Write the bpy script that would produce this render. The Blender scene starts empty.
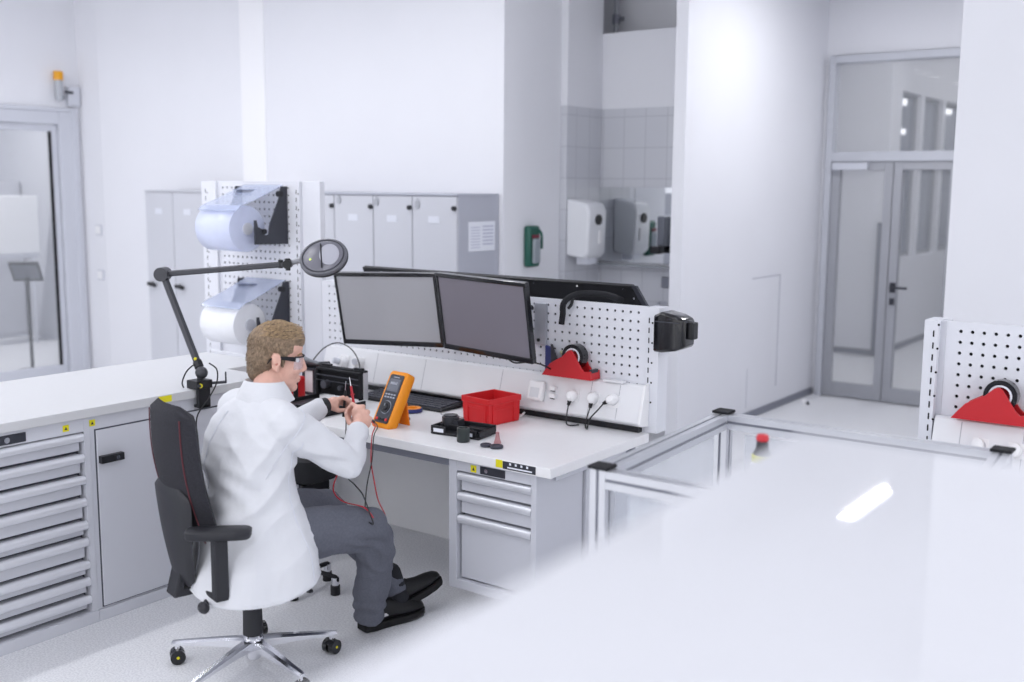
import bpy, bmesh, math, random
from mathutils import Vector, Matrix, noise
random.seed(7)
PI = math.pi
V = Vector
C = bpy.context.scene.collection

# ------------------------------------------------------------------ materials
def lin(c):
    if max(c)-min(c) < 20:
        g = sum(c)/3; c = tuple(g+(x-g)*.85 for x in c)
    return tuple(((x/255.0)/12.92 if x/255.0 <= 0.04045 else ((x/255.0+0.055)/1.055)**2.4) for x in c)
MATS = {}
def mat(name, rgb, rough=0.5, metal=0.0, noise_amt=0.0, nscale=30.0, bump=0.0, bscale=200.0,
        emit=None, estr=0.0, trans=0.0, ior=1.45, alpha=1.0, coat=0.0, spec=None, sheen=0.0, stretch=None):
    if name in MATS: return MATS[name]
    m = bpy.data.materials.new(name); m.use_nodes = True
    nt = m.node_tree; b = nt.nodes['Principled BSDF']
    col = (*lin(rgb), 1)
    b.inputs['Base Color'].default_value = col
    b.inputs['Roughness'].default_value = rough
    b.inputs['Metallic'].default_value = metal
    b.inputs['IOR'].default_value = ior
    b.inputs['Transmission Weight'].default_value = trans
    b.inputs['Alpha'].default_value = alpha
    b.inputs['Coat Weight'].default_value = coat
    if spec is not None: b.inputs['Specular IOR Level'].default_value = spec
    if sheen: b.inputs['Sheen Weight'].default_value = sheen
    if emit:
        b.inputs['Emission Color'].default_value = (*lin(emit), 1); b.inputs['Emission Strength'].default_value = estr
    tc = nt.nodes.new('ShaderNodeTexCoord'); src = tc.outputs['Object']
    if stretch:
        mp = nt.nodes.new('ShaderNodeMapping'); mp.inputs['Scale'].default_value = stretch
        nt.links.new(src, mp.inputs['Vector']); src = mp.outputs['Vector']
    n = nt.nodes.new('ShaderNodeTexNoise'); n.inputs['Scale'].default_value = nscale; n.inputs['Detail'].default_value = 3
    nt.links.new(src, n.inputs['Vector'])
    if noise_amt > 0:
        r = nt.nodes.new('ShaderNodeValToRGB')
        r.color_ramp.elements[0].position = 0.3; r.color_ramp.elements[1].position = 0.7
        r.color_ramp.elements[0].color = (*[max(0, c*(1-noise_amt)) for c in col[:3]], 1)
        r.color_ramp.elements[1].color = (*[min(1, c*(1+noise_amt)) for c in col[:3]], 1)
        nt.links.new(n.outputs['Fac'], r.inputs['Fac']); nt.links.new(r.outputs['Color'], b.inputs['Base Color'])
    if bump > 0:
        n2 = nt.nodes.new('ShaderNodeTexNoise'); n2.inputs['Scale'].default_value = bscale; n2.inputs['Detail'].default_value = 4
        nt.links.new(src, n2.inputs['Vector'])
        bp = nt.nodes.new('ShaderNodeBump'); bp.inputs['Strength'].default_value = bump; bp.inputs['Distance'].default_value = 0.01
        nt.links.new(n2.outputs['Fac'], bp.inputs['Height']); nt.links.new(bp.outputs['Normal'], b.inputs['Normal'])
    MATS[name] = m
    return m

WALL = mat('wall_paint', (232, 233, 240), 0.75, noise_amt=0.008, nscale=2, bump=0.02, bscale=300)
CEIL = mat('ceiling_paint', (236, 237, 242), 0.8)
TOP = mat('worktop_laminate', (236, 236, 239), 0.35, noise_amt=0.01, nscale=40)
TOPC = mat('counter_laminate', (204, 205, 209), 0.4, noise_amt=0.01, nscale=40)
TOPEDGE = mat('worktop_edge', (222, 224, 232), 0.4)
CAB = mat('cabinet_lacquer', (203, 205, 215), 0.4, noise_amt=0.01, nscale=3)
CABD = mat('cabinet_recess_shade', (78, 80, 92), 0.6)  # dark colour painting the shade inside cabinet recesses and round the door
HANDLE = mat('drawer_aluminium', (226, 228, 236), 0.28, metal=0.35)
RAIL = mat('steel_rail_grey', (128, 131, 145), 0.5)
PEG = mat('pegboard_enamel', (222, 224, 233), 0.45, bump=0.05, bscale=500)
PEGB = mat('pegboard_cavity_shade', (14, 15, 20), 0.9)  # near-black colour standing in for shade inside holes and slots
TRUNK = mat('trunking_plastic', (232, 233, 238), 0.38)
WPLA = mat('white_plastic', (240, 240, 243), 0.3)
BLK = mat('black_plastic', (26, 27, 33), 0.42, noise_amt=0.1, nscale=60)
BLKG = mat('black_gloss', (16, 17, 24), 0.18, coat=0.3)
BLKM = mat('black_matt', (20, 21, 28), 0.75)
DGREY = mat('dark_grey_metal', (58, 60, 70), 0.42, metal=0.2)
ARMG = mat('lamp_arm_grey', (66, 67, 74), 0.38, metal=0.3)
LHEAD = mat('lamp_head_grey', (104, 105, 114), 0.35, metal=0.2)
ALU = mat('anodised_aluminium', (205, 207, 214), 0.32, metal=0.55)
CHROME = mat('polished_chrome', (225, 226, 232), 0.12, metal=1.0)
YEL = mat('sticker_yellow', (226, 216, 30), 0.5)
RED = mat('red_plastic', (206, 34, 40), 0.38, noise_amt=0.04, nscale=12)
REDD = mat('tape_dispenser_red', (196, 38, 46), 0.33)
ORG = mat('holster_orange', (240, 148, 22), 0.45, bump=0.03, bscale=300)
ORGL = mat('beacon_orange', (235, 165, 30), 0.3)
NAVY = mat('navy_blue', (52, 60, 120), 0.45)
GREEN = mat('bottle_green_plastic', (38, 92, 80), 0.4)
SCREEN_L = mat('screen_left_glass', (163, 163, 170), 0.3, spec=0.3)
SCREEN_R = mat('screen_right_glass', (116, 111, 122), 0.3, spec=0.3)
COAT = mat('lab_coat_cotton', (216, 218, 225), 0.85, bump=0.25, bscale=28, sheen=0.15)
TROU = mat('trouser_grey_cotton', (92, 95, 108), 0.9, noise_amt=0.1, nscale=120, bump=0.25, bscale=40)
SKIN = mat('skin', (222, 176, 160), 0.5, noise_amt=0.05, nscale=35)
HAIR = mat('dark_blond_hair', (134, 114, 94), 0.6, noise_amt=0.4, nscale=30, stretch=(6, 1.2, 2.5), bump=0.5, bscale=60)
FAB = mat('chair_fabric_charcoal', (42, 42, 50), 0.95, noise_amt=0.3, nscale=260, bump=0.3, bscale=300)
SEAM = mat('seam_maroon', (96, 46, 54), 0.8)
CHP = mat('chair_plastic', (36, 37, 44), 0.5)
SHOE = mat('shoe_black', (17, 17, 21), 0.5, bump=0.15, bscale=90)
REFL = mat('shoe_reflective_grey', (205, 205, 208), 0.3)
REDC = mat('lead_red', (178, 30, 46), 0.4)
BLKC = mat('lead_black', (24, 24, 28), 0.4)
PINK = mat('dusty_pink', (176, 128, 132), 0.5)
PAPER = mat('paper', (228, 231, 242), 0.8)
GLASS = mat('door_glass', (240, 244, 248), 0.02, trans=0.0, alpha=0.10, spec=0.5)
FILMC = mat('clear_blue_film', (190, 200, 226), 0.15, alpha=0.45, spec=0.6)
FILMR = mat('film_roll_white', (208, 215, 240), 0.22, noise_amt=0.02, nscale=20)
FILMW = mat('bubble_roll_white', (240, 242, 248), 0.3, noise_amt=0.02, nscale=20)
MIRROR = mat('mirror_silver', (225, 228, 230), 0.03, metal=1.0)
DFRAME = mat('door_frame_grey', (170, 172, 180), 0.4, metal=0.25)
LFRAME = mat('door_frame_light', (206, 209, 220), 0.4)
FG = mat('machine_white_gloss', (226, 227, 233), 0.02, coat=0.0)
TILE = None
def tile_mat():
    m = bpy.data.materials.new('grey_wall_tiles'); m.use_nodes = True; nt = m.node_tree; b = nt.nodes['Principled BSDF']
    tc = nt.nodes.new('ShaderNodeTexCoord'); mp = nt.nodes.new('ShaderNodeMapping')
    sx = nt.nodes.new('ShaderNodeSeparateXYZ'); ad = nt.nodes.new('ShaderNodeMath'); ad.operation = 'ADD'; cx = nt.nodes.new('ShaderNodeCombineXYZ')
    nt.links.new(tc.outputs['Object'], sx.inputs[0]); nt.links.new(sx.outputs['X'], ad.inputs[0]); nt.links.new(sx.outputs['Y'], ad.inputs[1])
    nt.links.new(ad.outputs[0], cx.inputs['X']); nt.links.new(sx.outputs['Z'], cx.inputs['Y'])
    br = nt.nodes.new('ShaderNodeTexBrick'); br.offset = 0.0
    br.inputs['Scale'].default_value = 1; br.inputs['Brick Width'].default_value = 0.2; br.inputs['Row Height'].default_value = 0.25
    br.inputs['Mortar Size'].default_value = 0.003
    br.inputs['Color1'].default_value = (*lin((208, 210, 218)), 1); br.inputs['Color2'].default_value = (*lin((205, 207, 216)), 1)
    br.inputs['Mortar'].default_value = (*lin((180, 182, 192)), 1)
    nt.links.new(cx.outputs[0], br.inputs['Vector']); nt.links.new(br.outputs['Color'], b.inputs['Base Color'])
    b.inputs['Roughness'].default_value = 0.3
    return m
TILE = tile_mat()
def floor_mat():
    m = bpy.data.materials.new('speckled_lab_floor'); m.use_nodes = True; nt = m.node_tree; b = nt.nodes['Principled BSDF']
    tc = nt.nodes.new('ShaderNodeTexCoord')
    n = nt.nodes.new('ShaderNodeTexNoise'); n.inputs['Scale'].default_value = 120; n.inputs['Detail'].default_value = 2
    nt.links.new(tc.outputs['Object'], n.inputs['Vector'])
    r = nt.nodes.new('ShaderNodeValToRGB'); r.color_ramp.elements[0].position = 0.38; r.color_ramp.elements[1].position = 0.62
    r.color_ramp.elements[0].color = (*lin((216, 217, 223)), 1); r.color_ramp.elements[1].color = (*lin((238, 239, 243)), 1)
    nt.links.new(n.outputs['Fac'], r.inputs['Fac']); nt.links.new(r.outputs['Color'], b.inputs['Base Color'])
    b.inputs['Roughness'].default_value = 0.38
    return m
FLOOR = floor_mat()

# ------------------------------------------------------------------ mesh builder
class MB:
    def __init__(s): s.v = []; s.f = []; s.m = []; s.mats = []
    def mi(s, m):
        if m is None: return 0
        if m not in s.mats: s.mats.append(m)
        return s.mats.index(m)
    def add(s, vs, fs, m=None):
        o = len(s.v); s.v += [V(v) for v in vs]; k = s.mi(m)
        for f in fs: s.f.append([i+o for i in f]); s.m.append(k)
        return s
    def box(s, x0, x1, y0, y1, z0, z1, m=None, M=None):
        vs = [V((x, y, z)) for z in (z0, z1) for y in (y0, y1) for x in (x0, x1)]
        if M is not None: vs = [M @ v for v in vs]
        return s.add(vs, [(0, 2, 3, 1), (4, 5, 7, 6), (0, 1, 5, 4), (1, 3, 7, 5), (3, 2, 6, 7), (2, 0, 4, 6)], m)
    def cbox(s, c, d, m=None, M=None):
        c = V(c); return s.box(c.x-d[0]/2, c.x+d[0]/2, c.y-d[1]/2, c.y+d[1]/2, c.z-d[2]/2, c.z+d[2]/2, m, M)
    def ring(s, c, a, b, rx, ry, n):
        return [c + a*(rx*math.cos(2*PI*i/n)) + b*(ry*math.sin(2*PI*i/n)) for i in range(n)]
    def loft(s, rings, m=None, cap=True, closed=True):
        n = len(rings[0]); vs = [p for r in rings for p in r]; fs = []
        for k in range(len(rings)-1):
            for i in range(n if closed else n-1):
                j = (i+1) % n; fs.append((k*n+i, k*n+j, (k+1)*n+j, (k+1)*n+i))
        if cap: fs.append(tuple(range(n))[::-1]); fs.append(tuple((len(rings)-1)*n+i for i in range(n)))
        return s.add(vs, fs, m)
    def cyl(s, p0, p1, r0, r1=None, n=16, m=None, cap=True):
        p0 = V(p0); p1 = V(p1); r1 = r0 if r1 is None else r1
        d = (p1-p0).normalized(); a = d.orthogonal().normalized(); b = d.cross(a)
        return s.loft([s.ring(p0, a, b, r0, r0, n), s.ring(p1, a, b, r1, r1, n)], m, cap)
    def tube(s, pts, r, m=None, n=8, sub=6):
        pts = [V(p) for p in pts]
        if sub > 1 and len(pts) > 2: pts = spline(pts, sub)
        rs = r if isinstance(r, (list, tuple)) else None
        d = (pts[1]-pts[0]).normalized(); a = d.orthogonal().normalized(); rings = []
        for i, p in enumerate(pts):
            t = (pts[min(i+1, len(pts)-1)]-pts[max(i-1, 0)]).normalized()
            a = (a - t*a.dot(t)).normalized(); b = t.cross(a)
            rr = r if rs is None else rs[0]+(rs[1]-rs[0])*i/(len(pts)-1)
            rings.append(s.ring(p, a, b, rr, rr, n))
        return s.loft(rings, m)
    def lathe(s, c, prof, m=None, n=24, axis=V((0, 0, 1))):
        c = V(c); axis = V(axis).normalized(); a = axis.orthogonal().normalized(); b = axis.cross(a)
        return s.loft([s.ring(c+axis*h, a, b, max(r, 1e-4), max(r, 1e-4), n) for r, h in prof], m)
    def prism(s, poly, ext, m=None):
        ext = V(ext); n = len(poly); P = [V(p) for p in poly]
        fs = [tuple(range(n))[::-1], tuple(range(n, 2*n))] + [(i, (i+1) % n, n+(i+1) % n, n+i) for i in range(n)]
        return s.add(P+[p+ext for p in P], fs, m)
    def ell(s, c, r, m=None, M=None, nu=16, nv=10):
        c = V(c); rings = []
        for k in range(nv+1):
            ph = -PI/2+PI*k/nv; q = max(math.cos(ph), 0.02)
            ring = [V((r[0]*q*math.cos(2*PI*i/nu), r[1]*q*math.sin(2*PI*i/nu), r[2]*math.sin(ph))) for i in range(nu)]
            rings.append([(M @ p if M is not None else p)+c for p in ring])
        return s.loft(rings, m)
    def capsule(s, pts, rs, m=None, n=14):
        pts = [V(p) for p in pts]
        for p, r in zip(pts, rs): s.ell(p, (r, r, r), m, nu=n, nv=8)
        for i in range(len(pts)-1):
            if (pts[i+1]-pts[i]).length > 1e-4: s.cyl(pts[i], pts[i+1], rs[i], rs[i+1], n, m)
        return s
    def mesh(s, name, inv=None):
        me = bpy.data.meshes.new(name)
        vs = s.v if inv is None else [inv @ v for v in s.v]
        me.from_pydata([tuple(v) for v in vs], [], s.f)
        for m in s.mats: me.materials.append(m)
        if s.mats: me.polygons.foreach_set('material_index', s.m)
        bm = bmesh.new(); bm.from_mesh(me); bmesh.ops.recalc_face_normals(bm, faces=bm.faces); bm.to_mesh(me); bm.free()
        me.update(); return me
    def build(s, name, m=None, parent=None, bevel=0, smooth=False, local=False, angle=40):
        if m is not None and not s.mats: s.mats = [m]
        inv = None
        if parent is not None and not local: inv = wm(parent).inverted()
        me = s.mesh(name, inv)
        o = bpy.data.objects.new(name, me); C.objects.link(o)
        if parent is not None: o.parent = parent
        if bevel:
            b = o.modifiers.new('bevel', 'BEVEL'); b.width = bevel; b.segments = 2; b.limit_method = 'ANGLE'; b.angle_limit = math.radians(35)
        if smooth or bevel:
            me.shade_smooth() if smooth else None
            if smooth:
                me.set_sharp_from_angle(angle=math.radians(angle))
        return o
def wm(o):
    M = o.matrix_basis.copy()
    while o.parent is not None: o = o.parent; M = o.matrix_basis @ M
    return M
def spline(P, sub):
    out = []
    for i in range(len(P)-1):
        p0 = P[max(i-1, 0)]; p1 = P[i]; p2 = P[i+1]; p3 = P[min(i+2, len(P)-1)]
        for k in range(sub):
            t = k/sub
            out.append(0.5*((2*p1)+(p2-p0)*t+(2*p0-5*p1+4*p2-p3)*t*t+(3*p1-p0-3*p2+p3)*t**3))
    out.append(P[-1]); return out
def remeshed(mb, voxel, smooth=2, fn=None, factor=0.5):
    me = mb.mesh('tmp'); o = bpy.data.objects.new('tmp', me); C.objects.link(o)
    r = o.modifiers.new('r', 'REMESH'); r.mode = 'VOXEL'; r.voxel_size = voxel
    if smooth:
        q = o.modifiers.new('s', 'SMOOTH'); q.iterations = smooth; q.factor = factor
    dg = bpy.context.evaluated_depsgraph_get(); e = o.evaluated_get(dg); m2 = e.to_mesh()
    vs = [v.co.copy() for v in m2.vertices]; ns = [v.normal.copy() for v in m2.vertices]
    fs = [tuple(p.vertices) for p in m2.polygons]; e.to_mesh_clear()
    bpy.data.objects.remove(o); bpy.data.meshes.remove(me)
    out = MB()
    out.v = [fn(v, n) if fn else v for v, n in zip(vs, ns)]; out.f = [list(f) for f in fs]; out.m = [0]*len(fs)
    return out
def tag(o, label, cat, group=None):
    o['label'] = label; o['category'] = cat
    if group: o['group'] = group
    return o
def thing(name, label, cat, loc=(0, 0, 0), rotz=0.0, group=None, M=None):
    o = bpy.data.objects.new(name, None); C.objects.link(o); o.empty_display_size = 0.1
    if M is not None: o.matrix_basis = M
    else: o.location = loc; o.rotation_euler = (0, 0, rotz)
    return tag(o, label, cat, group)
def struct(name, mb, m=None, bevel=0):
    o = mb.build(name, m, bevel=bevel); o['kind'] = 'structure'; return o
def copy_tree(o, parent=None):
    c = o.copy(); C.objects.link(c); c.parent = parent
    for ch in list(o.children): copy_tree(ch, c)
    return c
def yellow_sticker(mb, c, s=0.03, axis='y'):
    # small square ESD sticker with a darker mark
    x, y, z = c
    if axis == 'y':
        mb.box(x-s/2, x+s/2, y-0.0012, y, z-s/2, z+s/2, YEL)
        mb.prism([(x-s*.25, y-0.0016, z-s*.25), (x+s*.25, y-0.0016, z-s*.25), (x, y-0.0016, z+s*.25)], (0, .0008, 0), DGREY)
    else:
        mb.box(x, x+0.0012, y-s/2, y+s/2, z-s/2, z+s/2, YEL)
        mb.prism([(x+0.0016, y-s*.25, z-s*.25), (x+0.0016, y+s*.25, z-s*.25), (x+0.0016, y, z+s*.25)], (-.0008, 0, 0), DGREY)

# ------------------------------------------------------------------ the room
struct('floor', MB().box(-15, 4, -4, 18, -0.1, 0), FLOOR)
struct('ceiling', MB().box(-15, 4, -4, 18, 4.2, 4.3), CEIL)
struct('wall_left', MB().box(-10.1, -9.96, -4, 4.75, 0, 4.2).box(-10.1, -9.96, 4.75, 6.14, 2.62, 4.2).box(-10.1, -9.96, 6.14, 6.24, 0, 4.2), WALL)
struct('wall_back_left', MB().prism([(-10.1, 6.24, 0), (-9.6, 6.24, 0), (-7.79, 6.495, 0), (-7.79, 7.3, 0), (-10.1, 7.3, 0)], (0, 0, 4.2)), WALL)
struct('wall_back', MB().box(-7.79, -4.86, 6.5, 7.26, 0, 4.2), WALL)
struct('trim_3', MB().box(-7.795, -7.48, 6.488, 6.5, 0, 4.2), mat('pilaster_white', (246, 246, 250), .5))
struct('wall_alcove_left', MB().box(-7.0, -4.80, 7.26, 7.78, 2.57, 4.2, WALL).box(-7.0, -4.80, 7.26, 7.78, 0, 2.57, TILE))
struct('wall_alcove_back', MB().box(-4.80, -3.75, 7.78, 7.95, 0, 2.57, TILE).box(-4.80, -3.75, 7.779, 7.95, 2.57, 3.18, WALL).box(-7.0, -3.75, 8.3, 8.4, 0, 4.2, WALL))
struct('wall_partition', MB().box(-3.745, -3.65, 7.06, 9.8, 0, 4.2), WALL)
struct('wall_corridor_end', MB().box(-3.75, -3.6, 9.8, 9.95, 0, 4.2).box(-3.6, -1.5, 9.8, 9.95, 3.13, 4.2).box(-2.36, -1.5, 9.8, 9.95, 0, 3.13), WALL)
struct('wall_right', MB().box(-1.55, 1.8, 6.1, 9.8, 0, 4.2), WALL)
struct('baseboard_partition', MB().box(-3.65, -3.635, 7.06, 9.79, 0, 0.06), RAIL)
struct('baseboard_right', MB().box(-1.565, -1.55, 6.1, 9.79, 0, 0.06).box(-1.535, 1.8, 6.085, 6.1, 0, 0.06), RAIL)
struct('trim_1', MB().box(-3.651, -3.6465, 8.33, 8.92, 1.183, 1.19).box(-3.651, -3.6465, 8.915, 8.923, 0.2, 1.19).box(-3.651, -3.647, 8.297, 8.301, 0.1, 0.43), mat('panel_seam', (180, 182, 194), .7))
# corridor and room beyond the glass doors
struct('wall_beyond', MB().box(-9, -3.88, 12.5, 12.7, 0, 4.2).box(-4.05, -3.88, 12.7, 18, 0, 1.12).box(-4.05, -3.88, 12.7, 18, 3.06, 4.2).box(-4.05, -3.88, 12.701, 12.9, 1.12, 3.06).box(-4.05, -3.88, 13.65, 13.8, 1.12, 3.06).box(-4.05, -3.88, 14.6, 14.75, 1.12, 3.06).box(-4.05, -3.88, 15.7, 15.85, 1.12, 3.06), WALL)
struct('wall_beyond_right', MB().box(-1.3, -1.2, 9.95, 18, 0, 4.2).box(-9, -1.2, 18, 18.1, 0, 4.2).box(-9.1, -9, 12.5, 18, 0, 4.2), WALL)
struct('baseboard_beyond', MB().box(-9, -3.865, 12.485, 12.5, 0, 0.07).box(-3.88, -3.865, 12.5, 18, 0, 0.07), RAIL)
WING = mat('office_window_glass', (150, 156, 172), 0.05, alpha=0.55, spec=0.6)
for i, (a, b) in enumerate(((12.9, 13.65), (13.8, 14.6), (14.75, 15.7), (15.85, 17.8))):
    w = struct('window_%d' % (i+1), MB().box(-3.97, -3.96, a, b, 1.12, 3.06, WING))
    f = MB(); t = 0.035
    for (y0, y1, z0, z1) in ((a, a+t, 1.12, 3.06), (b-t, b, 1.12, 3.06), (a+t, b-t, 1.12, 1.16), (a+t, b-t, 3.02, 3.06), (a+t, b-t, 2.2, 2.24)): f.box(-3.99, -3.93, y0, y1, z0, z1)
    f.build('window_frame', DFRAME, w)
struct('trim_2', MB().box(-3.94, -3.87, 12.42, 12.49, 0.05, 1.55), RAIL)
# left neighbouring room seen through the glass door
struct('wall_next_room', MB().box(-13.6, -13.5, 2, 9, 0, 4.2).box(-13.5, -10.1, 7.3, 7.4, 0, 4.2).box(-13.5, -10.1, 2, 2.1, 0, 4.2), mat('next_room_paint', (214, 216, 225), .8))

# double glass door in the corridor
d = struct('door_1', MB().box(-3.60, -3.54, 9.74, 9.86, 0, 3.12).box(-2.42, -2.36, 9.74, 9.86, 0, 3.12).box(-3.54, -2.42, 9.74, 9.86, 3.05, 3.12).box(-3.54, -2.42, 9.74, 9.86, 2.175, 2.262), mat('door_frame_pale', (196, 199, 209), .4), bevel=0.004)
MB().box(-3.54, -2.42, 9.80, 9.81, 2.262, 3.05).build('transom_glass', GLASS, d)
for (a, b, hx) in ((-3.537, -2.983, None), (-2.977, -2.423, -2.93)):
    lf = MB().box(a, a+.075, 9.76, 9.83, .01, 2.172).box(b-.075, b, 9.76, 9.83, .01, 2.172).box(a+.075, b-.075, 9.76, 9.83, .01, .14).box(a+.075, b-.075, 9.76, 9.83, 2.10, 2.172)
    lo = lf.build('door_leaf', DFRAME, d, bevel=0.003)
    MB().box(a+.075, b-.075, 9.79, 9.80, .14, 2.10).build('leaf_glass', GLASS, lo)
    if hx:
        MB().cyl((hx, 9.76, 1.06), (hx, 9.70, 1.06), .012, n=10).cyl((hx-.01, 9.70, 1.06), (hx+.14, 9.70, 1.06), .011, n=10).box(hx-.025, hx+.025, 9.75, 9.76, 1.01, 1.10).box(hx-.022, hx+.022, 9.75, 9.76, .90, .96).build('door_handle', DGREY, lo, smooth=True)
    else:
        MB().box(-3.52, -3.2, 9.70, 9.76, 2.10, 2.165).build('door_closer', LFRAME, lo, bevel=0.004)
# left glass door
d = struct('door_2', MB().box(-10.06, -9.93, 6.0, 6.14, 0, 2.62).box(-10.06, -9.93, 4.75, 6.0, 2.50, 2.62).box(-10.06, -9.93, 4.75, 4.85, 0, 2.5).box(-9.955, -9.92, 6.13, 6.2, 0, 2.66).box(-9.955, -9.92, 4.70, 6.13, 2.62, 2.66), LFRAME, bevel=0.006)
lo = MB().box(-10.02, -9.97, 5.93, 5.995, .01, 2.49).box(-10.02, -9.97, 4.86, 4.92, .01, 2.49).box(-10.02, -9.97, 4.92, 5.93, 2.43, 2.49).box(-10.02, -9.97, 4.92, 5.93, .01, .12).build('door_leaf', LFRAME, d, bevel=0.003)
MB().box(-9.999, -9.991, 4.92, 5.93, .12, 2.43).build('leaf_glass', GLASS, lo)
MB().box(-9.985, -9.965, 5.905, 5.932, .12, 2.43).build('door_seal', BLK, lo)

# ------------------------------------------------------------------ next room contents
t = thing('storage_cabinet', 'pale storage cupboard standing in the next room behind the glass door', 'cabinet', (-13.2, 6.6, 0))
MB().box(-13.49, -13.0, 5.3, 7.28, 0, 1.95).build('body', CAB, t, bevel=.005)
for k in range(4):
    y0 = 5.32+k*.49
    dd = MB().box(-13.0, -12.985, y0, y0+.475, .9, 1.93).build('door', CAB, t, bevel=.003); MB().cyl((-12.985, y0+.06, 1.2), (-12.96, y0+.06, 1.2), .015, n=8).build('knob', BLK, dd)
    dd = MB().box(-13.0, -12.985, y0, y0+.475, .06, .88).build('drawer', CAB, t, bevel=.003); MB().cyl((-12.985, y0+.06, .7), (-12.96, y0+.06, .7), .015, n=8).build('knob', BLK, dd)
t = thing('whiteboard', 'blank white presentation board seen through the glass door at far left', 'board', (-12.3, 6.5, 0))
MB().box(-12.32, -12.29, 6.2, 7.10, 1.10, 1.78).build('panel', mat('board_white', (246, 247, 250), .4), t, bevel=.01)
MB().box(-12.33, -12.25, 6.25, 7.05, 1.05, 1.09).build('pen_tray', LFRAME, t)
for y in (6.3, 7.0): MB().cyl((-12.31, y, 0), (-12.31, y, 1.1), .015, n=8).build('leg', LFRAME, t)
t = thing('display_stand', 'slim black stand with a tilted tablet holder behind the glass door', 'stand', (-10.45, 5.88, 0))
MB().cyl((-10.45, 5.88, 0.02), (-10.45, 5.88, .98), .017, n=10).build('pole', DGREY, t, smooth=True)
MB().cyl((-10.45, 5.88, 0), (-10.45, 5.88, .02), .16, n=24).build('base', DGREY, t, smooth=True)
Mt = Matrix.Translation((-10.42, 5.85, 1.04)) @ Matrix.Rotation(math.radians(45), 4, 'Z') @ Matrix.Rotation(math.radians(40), 4, 'X')
MB().cbox((0, 0, 0), (.29, .02, .26), DGREY, Mt).cbox((0, -.011, 0), (.25, .004, .2), mat('tablet_screen', (120, 124, 136), .2), Mt).build('tablet_holder', DGREY, t, bevel=.003)
tag(MB().box(-11.4, -10.2, 4.9, 5.6, 0, .012).build('floor_mat', BLKM), 'dark floor mat lying behind the glass door at far left', 'mat')

# ------------------------------------------------------------------ wall items
t = thing('warning_beacon', 'orange topped warning light mounted on the wall above the left glass door', 'beacon', (-9.9, 6.0, 2.7))
MB().lathe((-9.90, 6.0, 2.92), [(.035, 0), (.045, .005), (.045, .075), (.04, .085)]).build('lamp_dome', ORGL, t, smooth=True)
MB().lathe((-9.90, 6.0, 2.72), [(.02, 0), (.035, .03), (.035, .2)], n=16).build('body', mat('beacon_body', (178, 182, 190), .4), t, smooth=True)
MB().box(-9.96, -9.90, 6.0, 6.06, 2.74, 2.78).build('bracket', mat('beacon_bracket', (150, 154, 160), .4), t, bevel=.003)
t = thing('junction_box', 'small white door control box beside the orange beacon', 'control box', (-9.94, 6.17, 2.76))
MB().box(-9.96, -9.90, 6.10, 6.225, 2.68, 2.87).build('housing', LFRAME, t, bevel=.006)
MB().box(-9.90, -9.896, 6.06, 6.15, 2.80, 2.825).build('slot', DGREY, t)
for z, nm in ((1.42, 'upper'), (.97, 'lower')):
    sw = thing('light_switch', '%s white light switch on the pale wall right of the glass door' % nm, 'switch', (-9.70, 6.235, z), group=None)
    MB().box(-9.75, -9.65, 6.225, 6.24, z, z+.1).build('frame', LFRAME, sw, bevel=.003)
    MB().box(-9.74, -9.66, 6.219, 6.225, z+.01, z+.09).build('rocker', WPLA, sw, bevel=.002)

# lockers
LOCK = mat('locker_grey', (198, 200, 209), 0.45)
def locker_bank(label, x0, xs, y0, y1, side):
    t = thing('locker_cabinet', label, 'locker', ((xs[0]+xs[-1])/2, (y0+y1)/2, 0))
    b = MB().box(xs[0], xs[-1], y0+.02, y1, 0.08, 1.87).box(xs[0]+.02, xs[-1]-.02, y0+.06, y1, 0, .08)
    b.box(xs[0]-.003, xs[-1]+.003, y0-.005, y1, 1.858, 1.876)
    b.build('body', side, t, bevel=.004)
    for a, c in zip(xs[:-1], xs[1:]):
        dd = MB().box(a+.004, c-.004, y0, y0+.02, .09, 1.852).build('door', LOCK, t, bevel=.002)
        MB().box((a+c)/2-.055, (a+c)/2+.045, y0-.003, y0, 1.66, 1.71).build('name_card', mat('card_white', (216, 219, 230), .6), dd)
        yield t, dd, a, c
for t, dd, a, c in locker_bank('low pale locker pair against the back wall, left of the film rolls', 0, [-8.585, -8.18, -7.76], 6.0, 6.37, LOCK):
    hx = a+.07
    MB().cyl((hx, 6.0, 1.02), (hx, 5.965, 1.02), .016, n=10).cyl((hx-.02, 5.965, 1.02), (hx+.075, 5.965, 1.01), .018, n=10).build('lock_handle', BLK, dd, smooth=True)
for t, dd, a, c in locker_bank('row of grey lockers standing behind the computer monitors', 0, [-6.97, -6.56, -6.14, -5.722, -5.327, -4.9], 6.0, 6.498, mat('locker_side_grey', (176, 179, 193), .45)):
    MB().cyl((c-.02, 6.0, 1.77), (c-.02, 5.98, 1.77), .018, n=12).build('lock', BLK, dd, smooth=True)
for k, (x, z) in enumerate(((-6.10, 1.84), (-5.70, 1.83), (-5.29, 1.82))):
    tag(MB().box(x, x+.035, 5.988, 5.995, z-.05, z).cyl((x+.017, 5.99, z), (x+.02, 5.99, z+.02), .004, n=6).build('key_tag', mat('tag_grey', (170, 173, 182), .4)),
        'grey key tag at the top of the %s locker door' % ('leftmost full', 'middle', 'rightmost')[k], 'key tag')
pg = MB().box(-4.898, -4.892, 6.127, 6.44, 1.455, 1.672, PAPER)
for k in range(8): pg.box(-4.892, -4.8912, 6.15, 6.26, 1.48+k*.021, 1.487+k*.021, mat('paper_ink', (190, 193, 212), .8))
for k in range(6): pg.box(-4.892, -4.8912, 6.29, 6.42, 1.50+k*.026, 1.512+k*.026, MATS['paper_ink'])
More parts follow.
